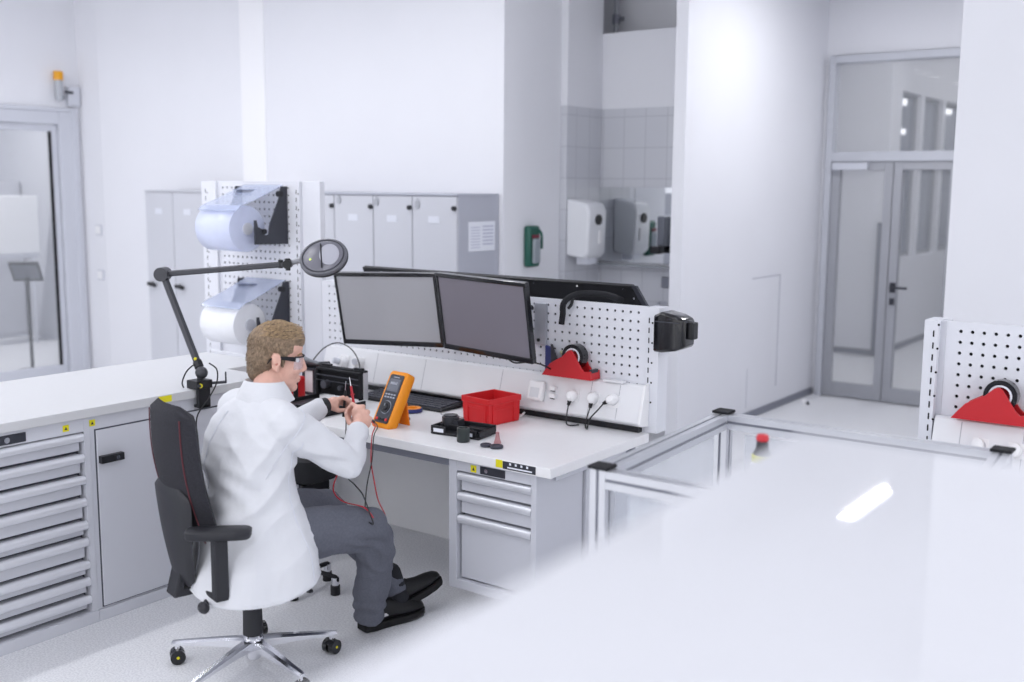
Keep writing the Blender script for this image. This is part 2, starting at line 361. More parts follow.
tag(pg.build('notice_sheet'), 'printed notice sheet stuck on the grey locker side', 'notice')

# green dispenser
t = thing('soap_bottle_holder', 'dark green dispenser holding a clear bottle on the white wall corner', 'dispenser', (-4.84, 6.83, 1.3))
MB().box(-4.86, -4.80, 6.76, 6.91, 1.31, 1.63).build('holder', GREEN, t, bevel=.02, smooth=True)
MB().box(-4.80, -4.775, 6.79, 6.88, 1.34, 1.53).build('bottle', mat('bottle_grey', (150, 160, 168), .2), t, bevel=.012, smooth=True)
MB().box(-4.80, -4.78, 6.79, 6.87, 1.535, 1.56).build('cap', mat('cap_red', (120, 50, 66), .4), t, bevel=.004)
MB().tube([(-4.80, 6.88, 1.60), (-4.785, 6.90, 1.56), (-4.785, 6.905, 1.45)], .01).build('lever', GREEN, t, smooth=True)

# towel dispenser, mirror, tap, pipe
t = thing('towel_dispenser', 'large white paper towel dispenser on the tiled alcove wall', 'dispenser', (-4.68, 7.45, 1.3))
pr = [(-4.80, 7.265, 1.38), (-4.63, 7.265, 1.355), (-4.59, 7.265, 1.40), (-4.58, 7.265, 1.74), (-4.61, 7.265, 1.80), (-4.80, 7.265, 1.84)]
MB().prism(pr, (0, .27, 0)).build('housing', mat('dispenser_white', (232, 234, 240), .3), t, bevel=.02, smooth=True)
MB().cyl((-4.582, 7.40, 1.67), (-4.567, 7.40, 1.67), .042, n=20).build('lock_button', BLK, t, smooth=True)
MB().box(-4.588, -4.574, 7.42, 7.46, 1.48, 1.58).build('label_strip', WPLA, t)
MB().box(-4.74, -4.64, 7.34, 7.48, 1.31, 1.36).build('paper_towel', PAPER, t)
tag(MB().box(-4.795, -4.46, 7.768, 7.779, 1.315, 1.93).build('mirror', MIRROR), 'left pane of the wall mirror above the sink shelf', 'mirror')
tag(MB().box(-4.455, -4.12, 7.768, 7.779, 1.315, 1.93).build('mirror', MIRROR), 'right pane of the wall mirror above the sink shelf', 'mirror')
tag(MB().box(-4.795, -4.0, 7.66, 7.779, 1.285, 1.30).build('glass_shelf', mat('shelf_glass', (176, 182, 190), .1, alpha=.7), bevel=.002), 'narrow glass shelf under the alcove mirror', 'shelf')
t = thing('reflection_dispenser', 'small chrome and black dispenser shape added in place of a mirror reflection', 'dispenser', (-4.17, 7.72, 1.42))  # solid shape stands in for an item reflected in the mirror
MB().box(-4.21, -4.14, 7.70, 7.765, 1.46, 1.70).build('body', mat('grey_metal', (120, 124, 134), .3, metal=.6), t, bevel=.012, smooth=True)
MB().box(-4.24, -4.15, 7.64, 7.72, 1.40, 1.46).build('spout', BLK, t, bevel=.01, smooth=True)
t = thing('wash_tap', 'chrome wall tap at the right edge of the alcove', 'tap', (-4.1, 7.74, 1.1))
MB().box(-4.19, -4.11, 7.76, 7.779, 1.12, 1.21).build('plate', RAIL, t, bevel=.004)
MB().tube([(-4.15, 7.76, 1.0), (-4.15, 7.66, 1.0), (-4.15, 7.62, .95)], .014).build('spout', CHROME, t, smooth=True)
t = thing('sink', 'white wash basin in the tiled alcove below the mirror', 'sink', (-4.35, 7.6, 0))
MB().lathe((-4.3, 7.58, .72), [(.05, 0), (.18, .02), (.22, .14), (.2, .14), (.15, .05), (.02, .04)], n=28).build('basin', WPLA, t, smooth=True)
MB().box(-4.36, -4.24, 7.5, 7.77, 0, .73).build('pedestal', WPLA, t, bevel=.02, smooth=True)
t = thing('water_pipe', 'grey vertical pipe with fittings above the alcove box', 'pipe', (-4.87, 8.1, 3.2))
MB().cyl((-4.87, 8.1, 3.18), (-4.87, 8.1, 4.2), .022, n=12).build('tube', mat('pipe_grey', (160, 163, 172), .4, metal=.4), t, smooth=True)
MB().cyl((-4.87, 8.1, 3.3), (-4.87, 8.1, 3.38), .035, n=12).cyl((-4.87, 8.1, 3.34), (-4.8, 8.1, 3.34), .02, n=12).build('valve', RAIL, t, smooth=True)
# door stop on the corridor floor
t = thing('door_stop', 'tiny white rubber door stop on the corridor floor', 'door stop', (-3.51, 9.25, 0))
MB().lathe((-3.51, 9.25, 0), [(.03, 0), (.03, .03), (.02, .045)], n=14).build('rubber', WPLA, t, smooth=True)
MB().cyl((-3.47, 9.25, .0), (-3.47, 9.25, .03), .012, n=10).build('screw', DGREY, t)

# ceiling luminaires
LT = mat('luminaire_diffuser', (255, 255, 255), .5, emit=(246, 248, 255), estr=6.0)
lum0 = None
spots = [(-2.45, 7.81, .94), (-4.9, 4.6, 1.5), (-4.9, 2.2, 1.5), (-6.9, 4.3, 1.5), (-6.9, 2.4, 1.5), (-8.7, 3.6, 1.5), (-8.9, 1.8, 1.5),
         (-2.6, .7, 1.5), (3.2, 1.6, 1.5), (3.2, 4.2, 1.5), (-4.9, -.2, 1.5), (-2.6, -1.8, 1.5), (-2.45, 12.0, 1.5), (-3.0, 10.9, 1.2), (-5.6, 14.2, 1.5), (-2.6, 15, 1.5), (-11.8, 5.6, 1.5)]  # light just behind the corridor doors is added to brighten the space beyond
for i, (x, y, L) in enumerate(spots):
    z = 3.70
    if L == .3 or y > 10: z = 4.1
    t = thing('ceiling_light', 'slim suspended linear ceiling light with a bright white diffuser', 'ceiling light', (x, y, z), group='linear ceiling lights')
    MB().box(x-.09, x+.09, y-L/2, y+L/2, z+.02, z+.07).build('housing', LFRAME, t, bevel=.004)
    MB().box(x-.055, x+.055, y-L/2+.02, y+L/2-.02, z+.0, z+.019).build('diffuser', LT, t)
    if z < 4:
        for s in (-1, 1): MB().cyl((x, y+s*L*.35, z+.07), (x, y+s*L*.35, 4.2), .004, n=6).build('suspension_wire', RAIL, t)
    la = bpy.data.lights.new('lamp', 'AREA'); la.shape = 'RECTANGLE'; la.size = (.11 if i else .05) if z < 4 else .3; la.size_y = L
    la.energy = (14*L/1.5 if i else 30)*(4 if x < -11 else 9 if y > 10 else 1) if z < 4 else 10; la.color = (0.99, 0.992, 1.0); la.spread = math.radians(175)
    lo = bpy.data.objects.new('lamp', la); lo.location = (0, 0, -.012); C.objects.link(lo); lo.parent = t

# ------------------------------------------------------------------ left counter and its cabinets
t = thing('counter_worktop', 'long white worktop running along the left side over grey drawer cabinets', 'worktop', (-4.6, 2.4, .925))
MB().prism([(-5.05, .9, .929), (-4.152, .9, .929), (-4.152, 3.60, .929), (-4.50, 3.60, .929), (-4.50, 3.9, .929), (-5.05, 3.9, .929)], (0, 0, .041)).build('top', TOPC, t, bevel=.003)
MB().box(-5.05, -4.51, 3.885, 3.9, .0, .929).build('end_panel', CAB, t)
sm = MB(); sm.box(-4.152, -4.1505, 2.93, 3.0, .935, .965, YEL); sm.build('sticker', None, t).__setitem__('label', 'yellow safety sticker')

def handle_strip_x(x, y0, y1, z):       # curved full-width grip, faces +X
    pr = [(x, 0, z), (x+.012, 0, z+.004), (x+.026, 0, z-.003), (x+.03, 0, z-.014), (x+.026, 0, z-.03), (x+.02, 0, z-.034), (x+.018, 0, z-.016), (x, 0, z-.012)]
    return MB().prism([(a, y0, c) for a, b, c in pr], (0, y1-y0, 0))
def handle_strip_y(y, x0, x1, z, s=1.0):       # faces -Y
    pr = [(y, z), (y-.012*s, z+.004), (y-.024*s, z-.003), (y-.028*s, z-.014), (y-.024*s, z-.03), (y-.018*s, z-.034), (y-.016*s, z-.016), (y, z-.012)]
    return MB().prism([(x0, a, c) for a, c in pr], (x1-x0, 0, 0))
t = thing('drawer_cabinet', 'grey cabinet of nine shallow drawers at the far left under the counter', 'drawer cabinet', (-4.6, 2.2, 0))
b = MB().box(-4.95, -4.17, 2.560, 2.588, .05, .928).box(-4.95, -4.17, 1.70, 1.73, .05, .928).box(-4.95, -4.17, 1.73, 2.56, .868, .928).box(-4.95, -4.17, 1.73, 2.56, .05, .052).box(-4.95, -4.22, 1.73, 2.56, .052, .868, CABD)
b.mats = [CAB, CABD]; b.m = [1 if i >= 24 else 0 for i in range(len(b.m))]
b.build('body', None, t, bevel=.002)
MB().box(-4.95, -4.162, 1.70, 2.588, 0, .05).build('plinth', CAB, t, bevel=.002)
zs = [.864, .771, .674, .574, .471, .394, .291, .213, .131]; bot = zs[1:]+[.056]
for k, (zt, zb) in enumerate(zip(zs, bot)):
    dr = MB().box(-4.222, -4.190, 1.735, 2.548, zb+.012, zt-.004).build('drawer', CAB, t, bevel=.0015)
    handle_strip_x(-4.191, 1.737, 2.556, zt-.004).build('handle', HANDLE, dr, smooth=True, angle=50)
lk = MB().box(-4.17, -4.166, 2.10, 2.298, .876, .915, DGREY).cyl((-4.166, 2.215, .895), (-4.160, 2.215, .895), .012, n=14, m=CHROME)
lk.build('lock_plate', None, t)
s_ = MB(); yellow_sticker(s_, (-4.1699, 2.478, .897), .028, 'x'); s_.build('sticker', None, t)

t = thing('door_cabinet', 'grey cupboard with one wide door and black handle, behind the office chair', 'cupboard', (-4.6, 3.0, 0))
MB().box(-4.95, -4.175, 2.590, 3.59, .05, .928).build('body', CAB, t, bevel=.002)
MB().box(-4.95, -4.162, 2.590, 3.59, 0, .05).build('plinth', CAB, t, bevel=.002)
MB().box(-4.176, -4.1742, 2.612, 3.426, .056, .868).build('door_gap_shade', CABD, t)  # thin dark sheet paints the shaded gap round the door
dd = MB().box(-4.174, -4.166, 2.618, 3.42, .062, .862).build('door', CAB, t, bevel=.002)
MB().box(-4.166, -4.140, 2.622, 2.735, .715, .748).box(-4.140, -4.136, 2.68, 2.73, .72, .744).build('handle', BLK, dd, bevel=.004)
MB().cyl((-4.139, 2.70, .732), (-4.133, 2.70, .732), .009, n=12).build('key_lock', CHROME, dd)
s_ = MB(); yellow_sticker(s_, (-4.1749, 2.605, .898), .028, 'x'); s_.build('sticker', None, t)
MB().box(-4.176, -4.1735, 3.44, 3.58, .062, .862).build('side_panel', CAB, t)

# ------------------------------------------------------------------ workbench
t = thing('workbench', 'white laboratory workbench where the man in the lab coat works', 'workbench', (-3.3, 4.0, 0))
MB().prism([(-4.49, 3.62, .716), (-2.45, 3.62, .716), (-2.45, 4.46, .716), (-4.70, 4.46, .716), (-4.70, 3.925, .716), (-4.49, 3.925, .716)], (0, 0, .044)).build('worktop', TOP, t, bevel=.003)
MB().box(-4.12, -3.032, 3.66, 3.70, .672, .715).box(-4.12, -2.5, 4.38, 4.42, .65, .715).build('frame_rail', RAIL, t, bevel=.002)
MB().box(-4.62, -2.60, 4.40, 4.415, .0, .66).build('modesty_panel', mat('panel_pale', (250, 250, 253), .5), t)
for (x0, x1) in ((-4.69, -4.62), (-2.60, -2.53)):
    MB().box(x0, x1, 4.03, 4.44, .02, .715).box(x0, x1, 3.95, 4.45, 0, .03).build('leg', CAB, t, bevel=.004)
MB().prism([(-2.53, 3.78, .715), (-2.455, 3.78, .715), (-2.53, 3.78, .66)], (0, .5, 0)).build('bracket', TOPEDGE, t)
pl = MB().box(-2.700, -2.527, 3.6185, 3.6202, .722, .756, DGREY).box(-2.738, -2.702, 3.6183, 3.6202, .724, .758, YEL)
for k in range(4): pl.box(-2.665+k*.03, -2.655+k*.03, 3.6175, 3.6186, .742, .752, PAPER)
pl.box(-2.675, -2.545, 3.6175, 3.6186, .728, .734, PAPER)
pl.build('maker_plate', None, t)['label'] = 'black and yellow plate on the worktop edge'

t = thing('suspended_drawer_cabinet', 'small grey three drawer cabinet hung under the right end of the workbench', 'drawer cabinet', (-2.79, 3.8, .107))
b = MB().box(-3.028, -2.984, 3.65, 4.02, .107, .715).box(-2.571, -2.544, 3.65, 4.02, .107, .715).box(-2.984, -2.571, 3.65, 4.02, .662, .715).box(-2.984, -2.571, 3.65, 4.02, .107, .150).box(-2.984, -2.571, 3.70, 4.02, .15, .662, CABD)
b.mats = [CAB, CABD]; b.m = [1 if i >= 24 else 0 for i in range(len(b.m))]
b.build('body', None, t, bevel=.002)
for zt, zb in ((.655, .568), (.561, .462), (.455, .158)):
    dr = MB().box(-2.972, -2.577, 3.672, 3.705, zb, zt-.004).build('drawer', CAB, t, bevel=.0015)
    handle_strip_y(3.674, -2.978, -2.572, zt-.004).build('handle', HANDLE, dr, smooth=True, angle=50)
lk = MB().box(-2.846, -2.71, 3.6465, 3.650, .668, .703, DGREY).cyl((-2.81, 3.6465, .686), (-2.81, 3.641, .686), .009, n=14, m=CHROME)
lk.build('lock_plate', None, t)
s_ = MB(); yellow_sticker(s_, (-2.885, 3.6499, .684), .032); s_.build('sticker', None, t)

# ------------------------------------------------------------------ perforated panels
def perforated(x0, x1, z0, z1, y, xs, zs, r, depth=.02, pitch=.0437):
    # front sheet with real round holes, a near-black sheet behind paints the cavity shade
    b = MB(); h = pitch/2
    X0, X1 = xs[0]-h, xs[-1]+h; Z0, Z1 = zs[0]-h, zs[-1]+h
    for (a, c, d, e) in ((x0, x1, z0, Z0), (x0, x1, Z1, z1), (x0, X0, Z0, Z1), (X1, x1, Z0, Z1)):
        if c-a > 1e-4 and e-d > 1e-4: b.add([(a, y, d), (c, y, d), (c, y, e), (a, y, e)], [(0, 1, 2, 3)], PEG)
    for x in xs:
        for z in zs:
            o = [(x+h*a, y, z+h*c) for a, c in ((1, 0), (1, 1), (0, 1), (-1, 1), (-1, 0), (-1, -1), (0, -1), (1, -1))]
            i = [(x+r*math.cos(k*PI/4), y, z+r*math.sin(k*PI/4)) for k in range(8)]
            q = [(p[0], y+.006, p[2]) for p in i]
            b.add(o+i+q, [(k, (k+1) % 8, 8+(k+1) % 8, 8+k) for k in range(8)]+[(8+k, 8+(k+1) % 8, 16+(k+1) % 8, 16+k) for k in range(8)], PEG)
    b.box(x0+.001, x1-.001, y+.0065, y+.008, z0+.001, z1-.001, PEGB)
    b.box(x0, x1, y+.009, y+depth, z0, z1, PEG)
    b.box(x0, x1, y-.0, y+depth, z1, z1+.004, PEG)
    return b
def post(b, x0, x1, y0, y1, z0, z1, sx, side=True):
    b.box(x0, x1, y0, y1, z0, z1, PEG)
    z = z0+.05; k = 0
    while z < z1-.05:
        b.box(sx-.003, sx+.003, y0-.0008, y0, z, z+.026, PEGB)  # proud dark strips paint the shade of the post slots
        if k % 2: b.cyl((sx+.018, y0, z+.05), (sx+.018, y0-.0008, z+.05), .005, n=10, m=PEGB)
        z += .048; k += 1
    return b
P_ = .0437
t = thing('pegboard', 'white perforated tool panel standing behind the computer monitors', 'pegboard', (-3.5, 4.5, .76))
perforated(-4.69, -2.485, .80, 1.365, 4.47, [-2.53-P_*k for k in range(49)][::-1], [1.337-P_*k for k in range(12)][::-1], .0068).build('panel', None, t)
post(MB(), -2.485, -2.415, 4.465, 4.56, .762, 1.367, -2.468).build('post', None, t, bevel=.002)
MB().box(-4.70, -4.62, 4.495, 4.58, .762, 1.365).build('post', PEG, t)
t = thing('pegboard', 'tall white perforated panel carrying the two film rolls', 'pegboard', (-5.2, 4.55, 0))
perforated(-5.66, -4.955, .84, 1.945, 4.5, [-5.0-P_*k for k in range(15)][::-1], [1.91-P_*k for k in range(24)][::-1], .0078).build('panel', None, t)
post(MB(), -5.80, -5.66, 4.48, 4.56, 0, 1.95, -5.76).build('post', None, t, bevel=.002)
post(MB(), -4.955, -4.90, 4.497, 4.56, 0, 1.95, -4.925).build('post', None, t, bevel=.002)
MB().box(-4.90, -4.745, 4.52, 4.56, 0, 1.95).build('side_panel', PEG, t, bevel=.002)
MB().box(-5.02, -4.51, 3.905, 3.92, .90, .985).build('upstand', PEG, t)
t = thing('pegboard', 'white perforated panel at the right edge with a red tape dispenser before it', 'pegboard', (0, 4.5, .76))
perforated(-1.12, .6, .80, 1.405, 4.47, [-1.065+P_*k for k in range(37)], [1.372-P_*k for k in range(13)][::-1], .0072).build('panel', None, t)
post(MB(), -1.195, -1.142, 4.43, 4.56, .0, 1.412, -1.158).build('post', None, t, bevel=.002)
MB().box(-1.142, -1.12, 4.465, 4.56, .76, 1.408).build('return_strip', CAB, t)

# right workbench, mostly hidden behind the white machine
t = thing('workbench', 'second white workbench at the right edge, mostly hidden by the machine', 'workbench', (-.3, 4.1, 0))
MB().box(-1.15, .9, 3.75, 4.46, .716, .76).build('worktop', TOP, t, bevel=.003)
MB().box(-1.10, -1.03, 3.9, 4.44, 0, .715).build('leg', CAB, t); MB().box(.78, .85, 3.9, 4.44, 0, .715).build('leg', CAB, t)

# ------------------------------------------------------------------ socket trunking
def trunking(name, label, x0, x1, seams, rot=None):
    t = thing(name, label, 'socket strip', ((x0+x1)/2, 4.4, .76))
    pf = [(4.392, .808), (4.386, .818), (4.435, .985), (4.45, .992), (4.466, .992), (4.466, .79), (4.43, .79)]
    MB().prism([(x0, y, z) for y, z in pf], (x1-x0, 0, 0)).build('housing', TRUNK, t, bevel=.003)
    MB().prism([(x0+.02, 4.432, .761), (x0+.02, 4.428, .800), (x0+.02, 4.464, .79), (x0+.02, 4.464, .761)], (x1-x0-.04, 0, 0)).build('foot', BLK, t)
    q = MB().prism([(x1, y, z) for y, z in ((4.384, .804), (4.378, .818), (4.430, .992), (4.448, .998), (4.466, .998), (4.466, .79))], (.014, 0, 0)); q.build('end_cap', WPLA, t, bevel=.003)
    n = V((0, -.167, .049)).normalized(); u = V((0, .049, .167)).normalized()
    g = MB()
    for s in seams:
        p = V((s, 4.386, .818)) + n*.0002; g.prism([p+u*.002, p+u*.170, p+u*.170+V((.003, 0, 0)), p+u*.002+V((.003, 0, 0))], tuple(n*.0004))
    g.build('seams', mat('trunk_seam', (176, 178, 188), .5), t)
    return t, n, u
tr, N_, U_ = trunking('cable_trunking', 'sloping white socket strip along the back of the workbench', -4.62, -2.472, [-4.2, -3.84, -3.31, -2.76, -2.60])
def on_tr(x, s): return V((x, 4.386, .818)) + U_*s       # s metres up the slope
def frame_tr(x, s): 
    M = Matrix((( 1, 0, 0, 0), (0, U_.y, N_.y, 0), (0, U_.z, N_.z, 0), (0, 0, 0, 1)))   # local x=X, y=up the slope, z=outward
    return Matrix.Translation(on_tr(x, s)) @ M
def socket(x, s, w=.05, parent=tr):
    M = frame_tr(x, s); b = MB().cbox((0, 0, .002), (w, w, .004), WPLA, M)
    b.cyl(M @ V((0, 0, .004)), M @ V((0, 0, .0046)), w*.36, n=20, m=mat('socket_well', (196, 198, 206), .5))
    b.build('socket', None, parent)
for x in (-2.852, -2.732, -2.622): socket(x, .088, .06)
for x in (-4.45, -4.33): socket(x, .10, .07)
MB().box(-2.69, -2.58, 4.42, 4.46, .992, 1.002).build('cable_flap', TRUNK, tr, bevel=.002)
# white plugs
def plug(x, s, label, ang, cord, col=WPLA, r=.024):
    M = frame_tr(x, s) @ Matrix.Rotation(ang, 4, 'Z'); b = thing('power_plug', label, 'plug', tuple(on_tr(x, s)))
    MB().loft([[M @ V((r*k*math.cos(a)*1.0, r*k*math.sin(a)*1.25, h)) for a in [2*PI*i/20 for i in range(20)]] for k, h in ((1, .006), (1.05, .016), (.95, .036), (.6, .046))]).build('body', col, b, smooth=True)
    MB().cyl(M @ V((0, -.02, .026)), M @ V((0, -.05, .026)), .013, .007, n=12).build('cord_grip', BLKC, b, smooth=True)
    MB().tube([M @ V((0, -.045, .026))]+[V(c) for c in cord], .0035).build('cord', BLKC, b, smooth=True)
plug(-2.852, .085, 'white plug with a black cord hanging straight down, leftmost in the socket strip', -.15, [(-2.842, 4.33, .80), (-2.838, 4.34, .768), (-2.80, 4.38, .767)])
plug(-2.732, .088, 'white plug with a black cord, middle of three in the socket strip', .0, [(-2.73, 4.33, .80), (-2.735, 4.34, .768), (-2.76, 4.38, .767)])
plug(-2.622, .095, 'white plug whose black cord runs off to the left, rightmost in the socket strip', -1.0, [(-2.66, 4.33, .87), (-2.70, 4.32, .82), (-2.72, 4.33, .768), (-2.75, 4.38, .767)])
Mx = frame_tr(-3.065, .085)
t = thing('power_adapter', 'square white power adapter plugged in right of the red crate', 'adapter', tuple(on_tr(-3.065, .085)))
MB().cbox((0, 0, .02), (.088, .10, .036), WPLA, Mx).build('body', None, t, bevel=.008, smooth=True)
MB().cbox((0, -.01, .0385), (.055, .05, .001), mat('adapter_print', (214, 216, 222), .4), Mx).build('label_field', None, t)
for sx, sz, nm in ((-2.972, .108, 'upper'), (-2.967, .070, 'lower')):
    Mx = frame_tr(sx, sz); t = thing('usb_plug', '%s small white plug next to the square white adapter' % nm, 'plug', tuple(on_tr(sx, sz)))
    MB().cbox((0, .0, .014), (.034, .022, .028), WPLA, Mx).build('body', None, t, bevel=.004)
    MB().cbox((0, -.012, .012), (.02, .006, .014), BLKC, Mx).build('tip', None, t)
# white plugs left behind the black case
for k, (x, s, lab) in enumerate(((-4.45, .09, 'round white plug behind the black case, the one nearer the man'), (-4.33, .10, 'round white plug behind the black case, the one nearer the monitors'))):
    M = frame_tr(x, s); t = thing('power_plug', lab, 'plug', tuple(on_tr(x, s)))
    MB().loft([[M @ V((.035*kk*math.cos(a), .035*kk*math.sin(a), h)) for a in [2*PI*i/20 for i in range(20)]] for kk, h in ((1, .006), (1.0, .03), (.8, .045))]).build('body', WPLA, t, smooth=True)
    MB().cyl(M @ V((0, 0, .044)), M @ V((-.02 if k == 0 else .03, 0, .075)), .018, n=12).build('cord_grip', LFRAME, t, smooth=True)
tag(MB().tube([(-4.57, 4.25, .90), (-4.47, 4.26, 1.0), (-4.36, 4.27, 1.045), (-4.24, 4.26, 1.02), (-4.17, 4.25, .94), (-4.16, 4.24, .82)], .0035).build('cable', BLKC, smooth=True), 'thin dark cable arching over the black case behind the man\'s face', 'cable')
# right bench trunking
tr2, _, _ = trunking('cable_trunking', 'white socket strip under the perforated panel at the right edge', -1.135, .6, [-1.03, -.80, -.6])
for x in (-.95, -.82): socket(x, .085, .06, tr2)
for x, lab in ((-.955, 'left'), (-.82, 'right')):
    M = frame_tr(x, .085); t = thing('power_plug', '%s white plug on the socket strip at the right edge of the scene' % lab, 'plug', tuple(on_tr(x, .085)))
    MB().loft([[M @ V((.022*kk*math.cos(a), .028*kk*math.sin(a), h)) for a in [2*PI*i/20 for i in range(20)]] for kk, h in ((1, .006), (1.05, .016), (.95, .034), (.5, .04))]).build('body', WPLA, t, smooth=True)

# monitor bracket plate on the panel
t = thing('mounting_bracket', 'grey metal bracket screwed to the panel beside the right monitor', 'bracket', (-3.1, 4.45, 1.2))
MB().box(-3.13, -3.055, 4.455, 4.468, 1.13, 1.345).build('plate', mat('bracket_grey', (176, 179, 190), .35, metal=.4), t, bevel=.003)
MB().cyl((-3.10, 4.455, 1.155), (-3.10, 4.449, 1.155), .009, n=12).build('bolt', BLK, t)
MB().tube([(-3.14, 4.45, 1.32), (-3.15, 4.40, 1.30), (-3.145, 4.40, 1.24), (-3.15, 4.42, 1.18)], .014).build('cable_loop', BLK, t, smooth=True)

# ------------------------------------------------------------------ monitors
def monitor(label, c, az, tilt, roll, smat, W=.60, H=.39):
    M = Matrix.Translation(c) @ Matrix.Rotation(math.radians(az), 4, 'Z') @ Matrix.Rotation(math.radians(tilt), 4, 'X') @ Matrix.Rotation(math.radians(roll), 4, 'Y')
    t = thing('computer_monitor', label, 'monitor', M=M)
    b = .014
    fr = MB().box(-W/2, W/2, .0, .03, -H/2, -H/2+.026).box(-W/2, W/2, 0, .03, H/2-.02, H/2).box(-W/2, -W/2+b, 0, .03, -H/2+.026, H/2-.02).box(W/2-b, W/2, 0, .03, -H/2+.026, H/2-.02)
    fr.build('bezel', BLKG, t, bevel=.003, local=True)
    MB().box(-W/2+b, W/2-b, .006, .02, -H/2+.026, H/2-.02).build('screen', smat, t, local=True)
    MB().prism([(-W/2+.01, .03, -H/2+.01), (W/2-.01, .03, -H/2+.01), (W/2-.01, .03, H/2-.01), (-W/2+.01, .03, H/2-.01)], (0, .012, 0)).box(-.16, .16, .042, .06, -.12, .12).build('back_cover', BLK, t, local=True, bevel=.004)
    MB().box(-.05, .05, .06, .075, -.05, .05).build('mount_plate', DGREY, t, local=True)
    return t, M
mL, ML = monitor('left computer monitor with a blank light grey screen', (-3.763, 4.044, 1.297), 12.3, 10.7, -1.9, SCREEN_L)
mR, MR = monitor('right computer monitor with a blank darker grey screen', (-3.133, 4.028, 1.308), -7.1, 10.2, 1.1, SCREEN_R)
for (t, M, x) in ((mL, ML, -3.7), (mR, MR, -3.2)):
    p = M @ V((0, .07, 0))
    MB().tube([p, p+V((0, .08, -.01)), V(((p.x+x)/2, 4.32, 1.2)), V((x, 4.40, 1.16)), V((x, 4.462, 1.15))], .016, sub=5).build('support_arm', DGREY, t, smooth=True)
tag(MB().tube([(-3.02, 4.06, 1.13), (-3.01, 4.12, 1.09), (-2.98, 4.2, 1.085), (-2.97, 4.3, 1.06), (-2.975, 4.44, 1.0)], .004).build('monitor_cable', BLKC, smooth=True), 'thin black cable dropping behind the lower edge of the right monitor', 'cable')

# black display seen from behind, over the panel
t = thing('rear_display', 'long black display panel rising behind the perforated board', 'display', (-3.7, 4.8, 1.2))
pb = MB().prism([(-4.62, 4.74, 1.435), (-2.73, 4.74, 1.432), (-2.61, 4.86, 1.15), (-4.60, 4.86, 1.15)], (0, .03, .01))
pb.build('back_shell', mat('display_back', (14, 14, 19), .35), t, bevel=.004)
pr = MB()
for k in range(7):
    x = -4.45+k*.28; pr.cyl((x, 4.738, 1.415), (x, 4.73, 1.415), .005, n=8)
pr.cyl((-2.715, 4.755, 1.37), (-2.715, 4.745, 1.37), .005, n=8)
pr.build('screws', CHROME, t)
MB().prism([(-2.728, 4.735, 1.436), (-2.70, 4.735, 1.436), (-2.58, 4.855, 1.15), (-2.61, 4.855, 1.15)], (0, .02, 0)).build('side_edge', DGREY, t)
MB().box(-3.8, -3.7, 4.86, 4.93, .4, 1.3).box(-4.0, -3.5, 4.75, 5.05, 0, .4).build('stand', DGREY, t)
t = thing('black_hose', 'bent black hose hooked over the top of the perforated panel', 'hose', (-2.93, 4.45, 1.25))
MB().tube([(-2.77, 4.72, 1.36), (-2.80, 4.58, 1.40), (-2.885, 4.48, 1.402), (-2.938, 4.44, 1.36), (-2.945, 4.44, 1.30), (-2.952, 4.44, 1.25)], .0155, n=12).build('tube', BLKM, t, smooth=True)
MB().tube([(-2.90, 4.46, 1.385), (-2.905, 4.455, 1.35), (-2.92, 4.45, 1.33)], .008).build('clip', BLK, t, smooth=True)
t = thing('lamp_end_housing', 'glossy black housing fixed to the right post of the perforated panel', 'housing', (-2.3, 4.45, 1.17))
rings = []
for x, zc, h, yw in ((-2.415, 1.253, .087, .05), (-2.37, 1.262, .096, .062), (-2.30, 1.262, .084, .06), (-2.262, 1.262, .068, .055), (-2.25, 1.262, .056, .045)):
    rings.append([V((x, 4.46+yw*sy, zc+h*sz)) for sy, sz in ((-1, -.9), (-.85, -1), (.85, -1), (1, -.9), (1, .9), (.85, 1), (-.85, 1), (-1, .9))])
MB().loft(rings).build('shell', BLKG, t, bevel=.005, smooth=True)
MB().box(-2.252, -2.220, 4.435, 4.485, 1.235, 1.315).build('end_knob', BLK, t, bevel=.006, smooth=True)
MB().box(-2.40, -2.27, 4.3975, 4.399, 1.31, 1.315).build('edge_groove', DGREY, t)

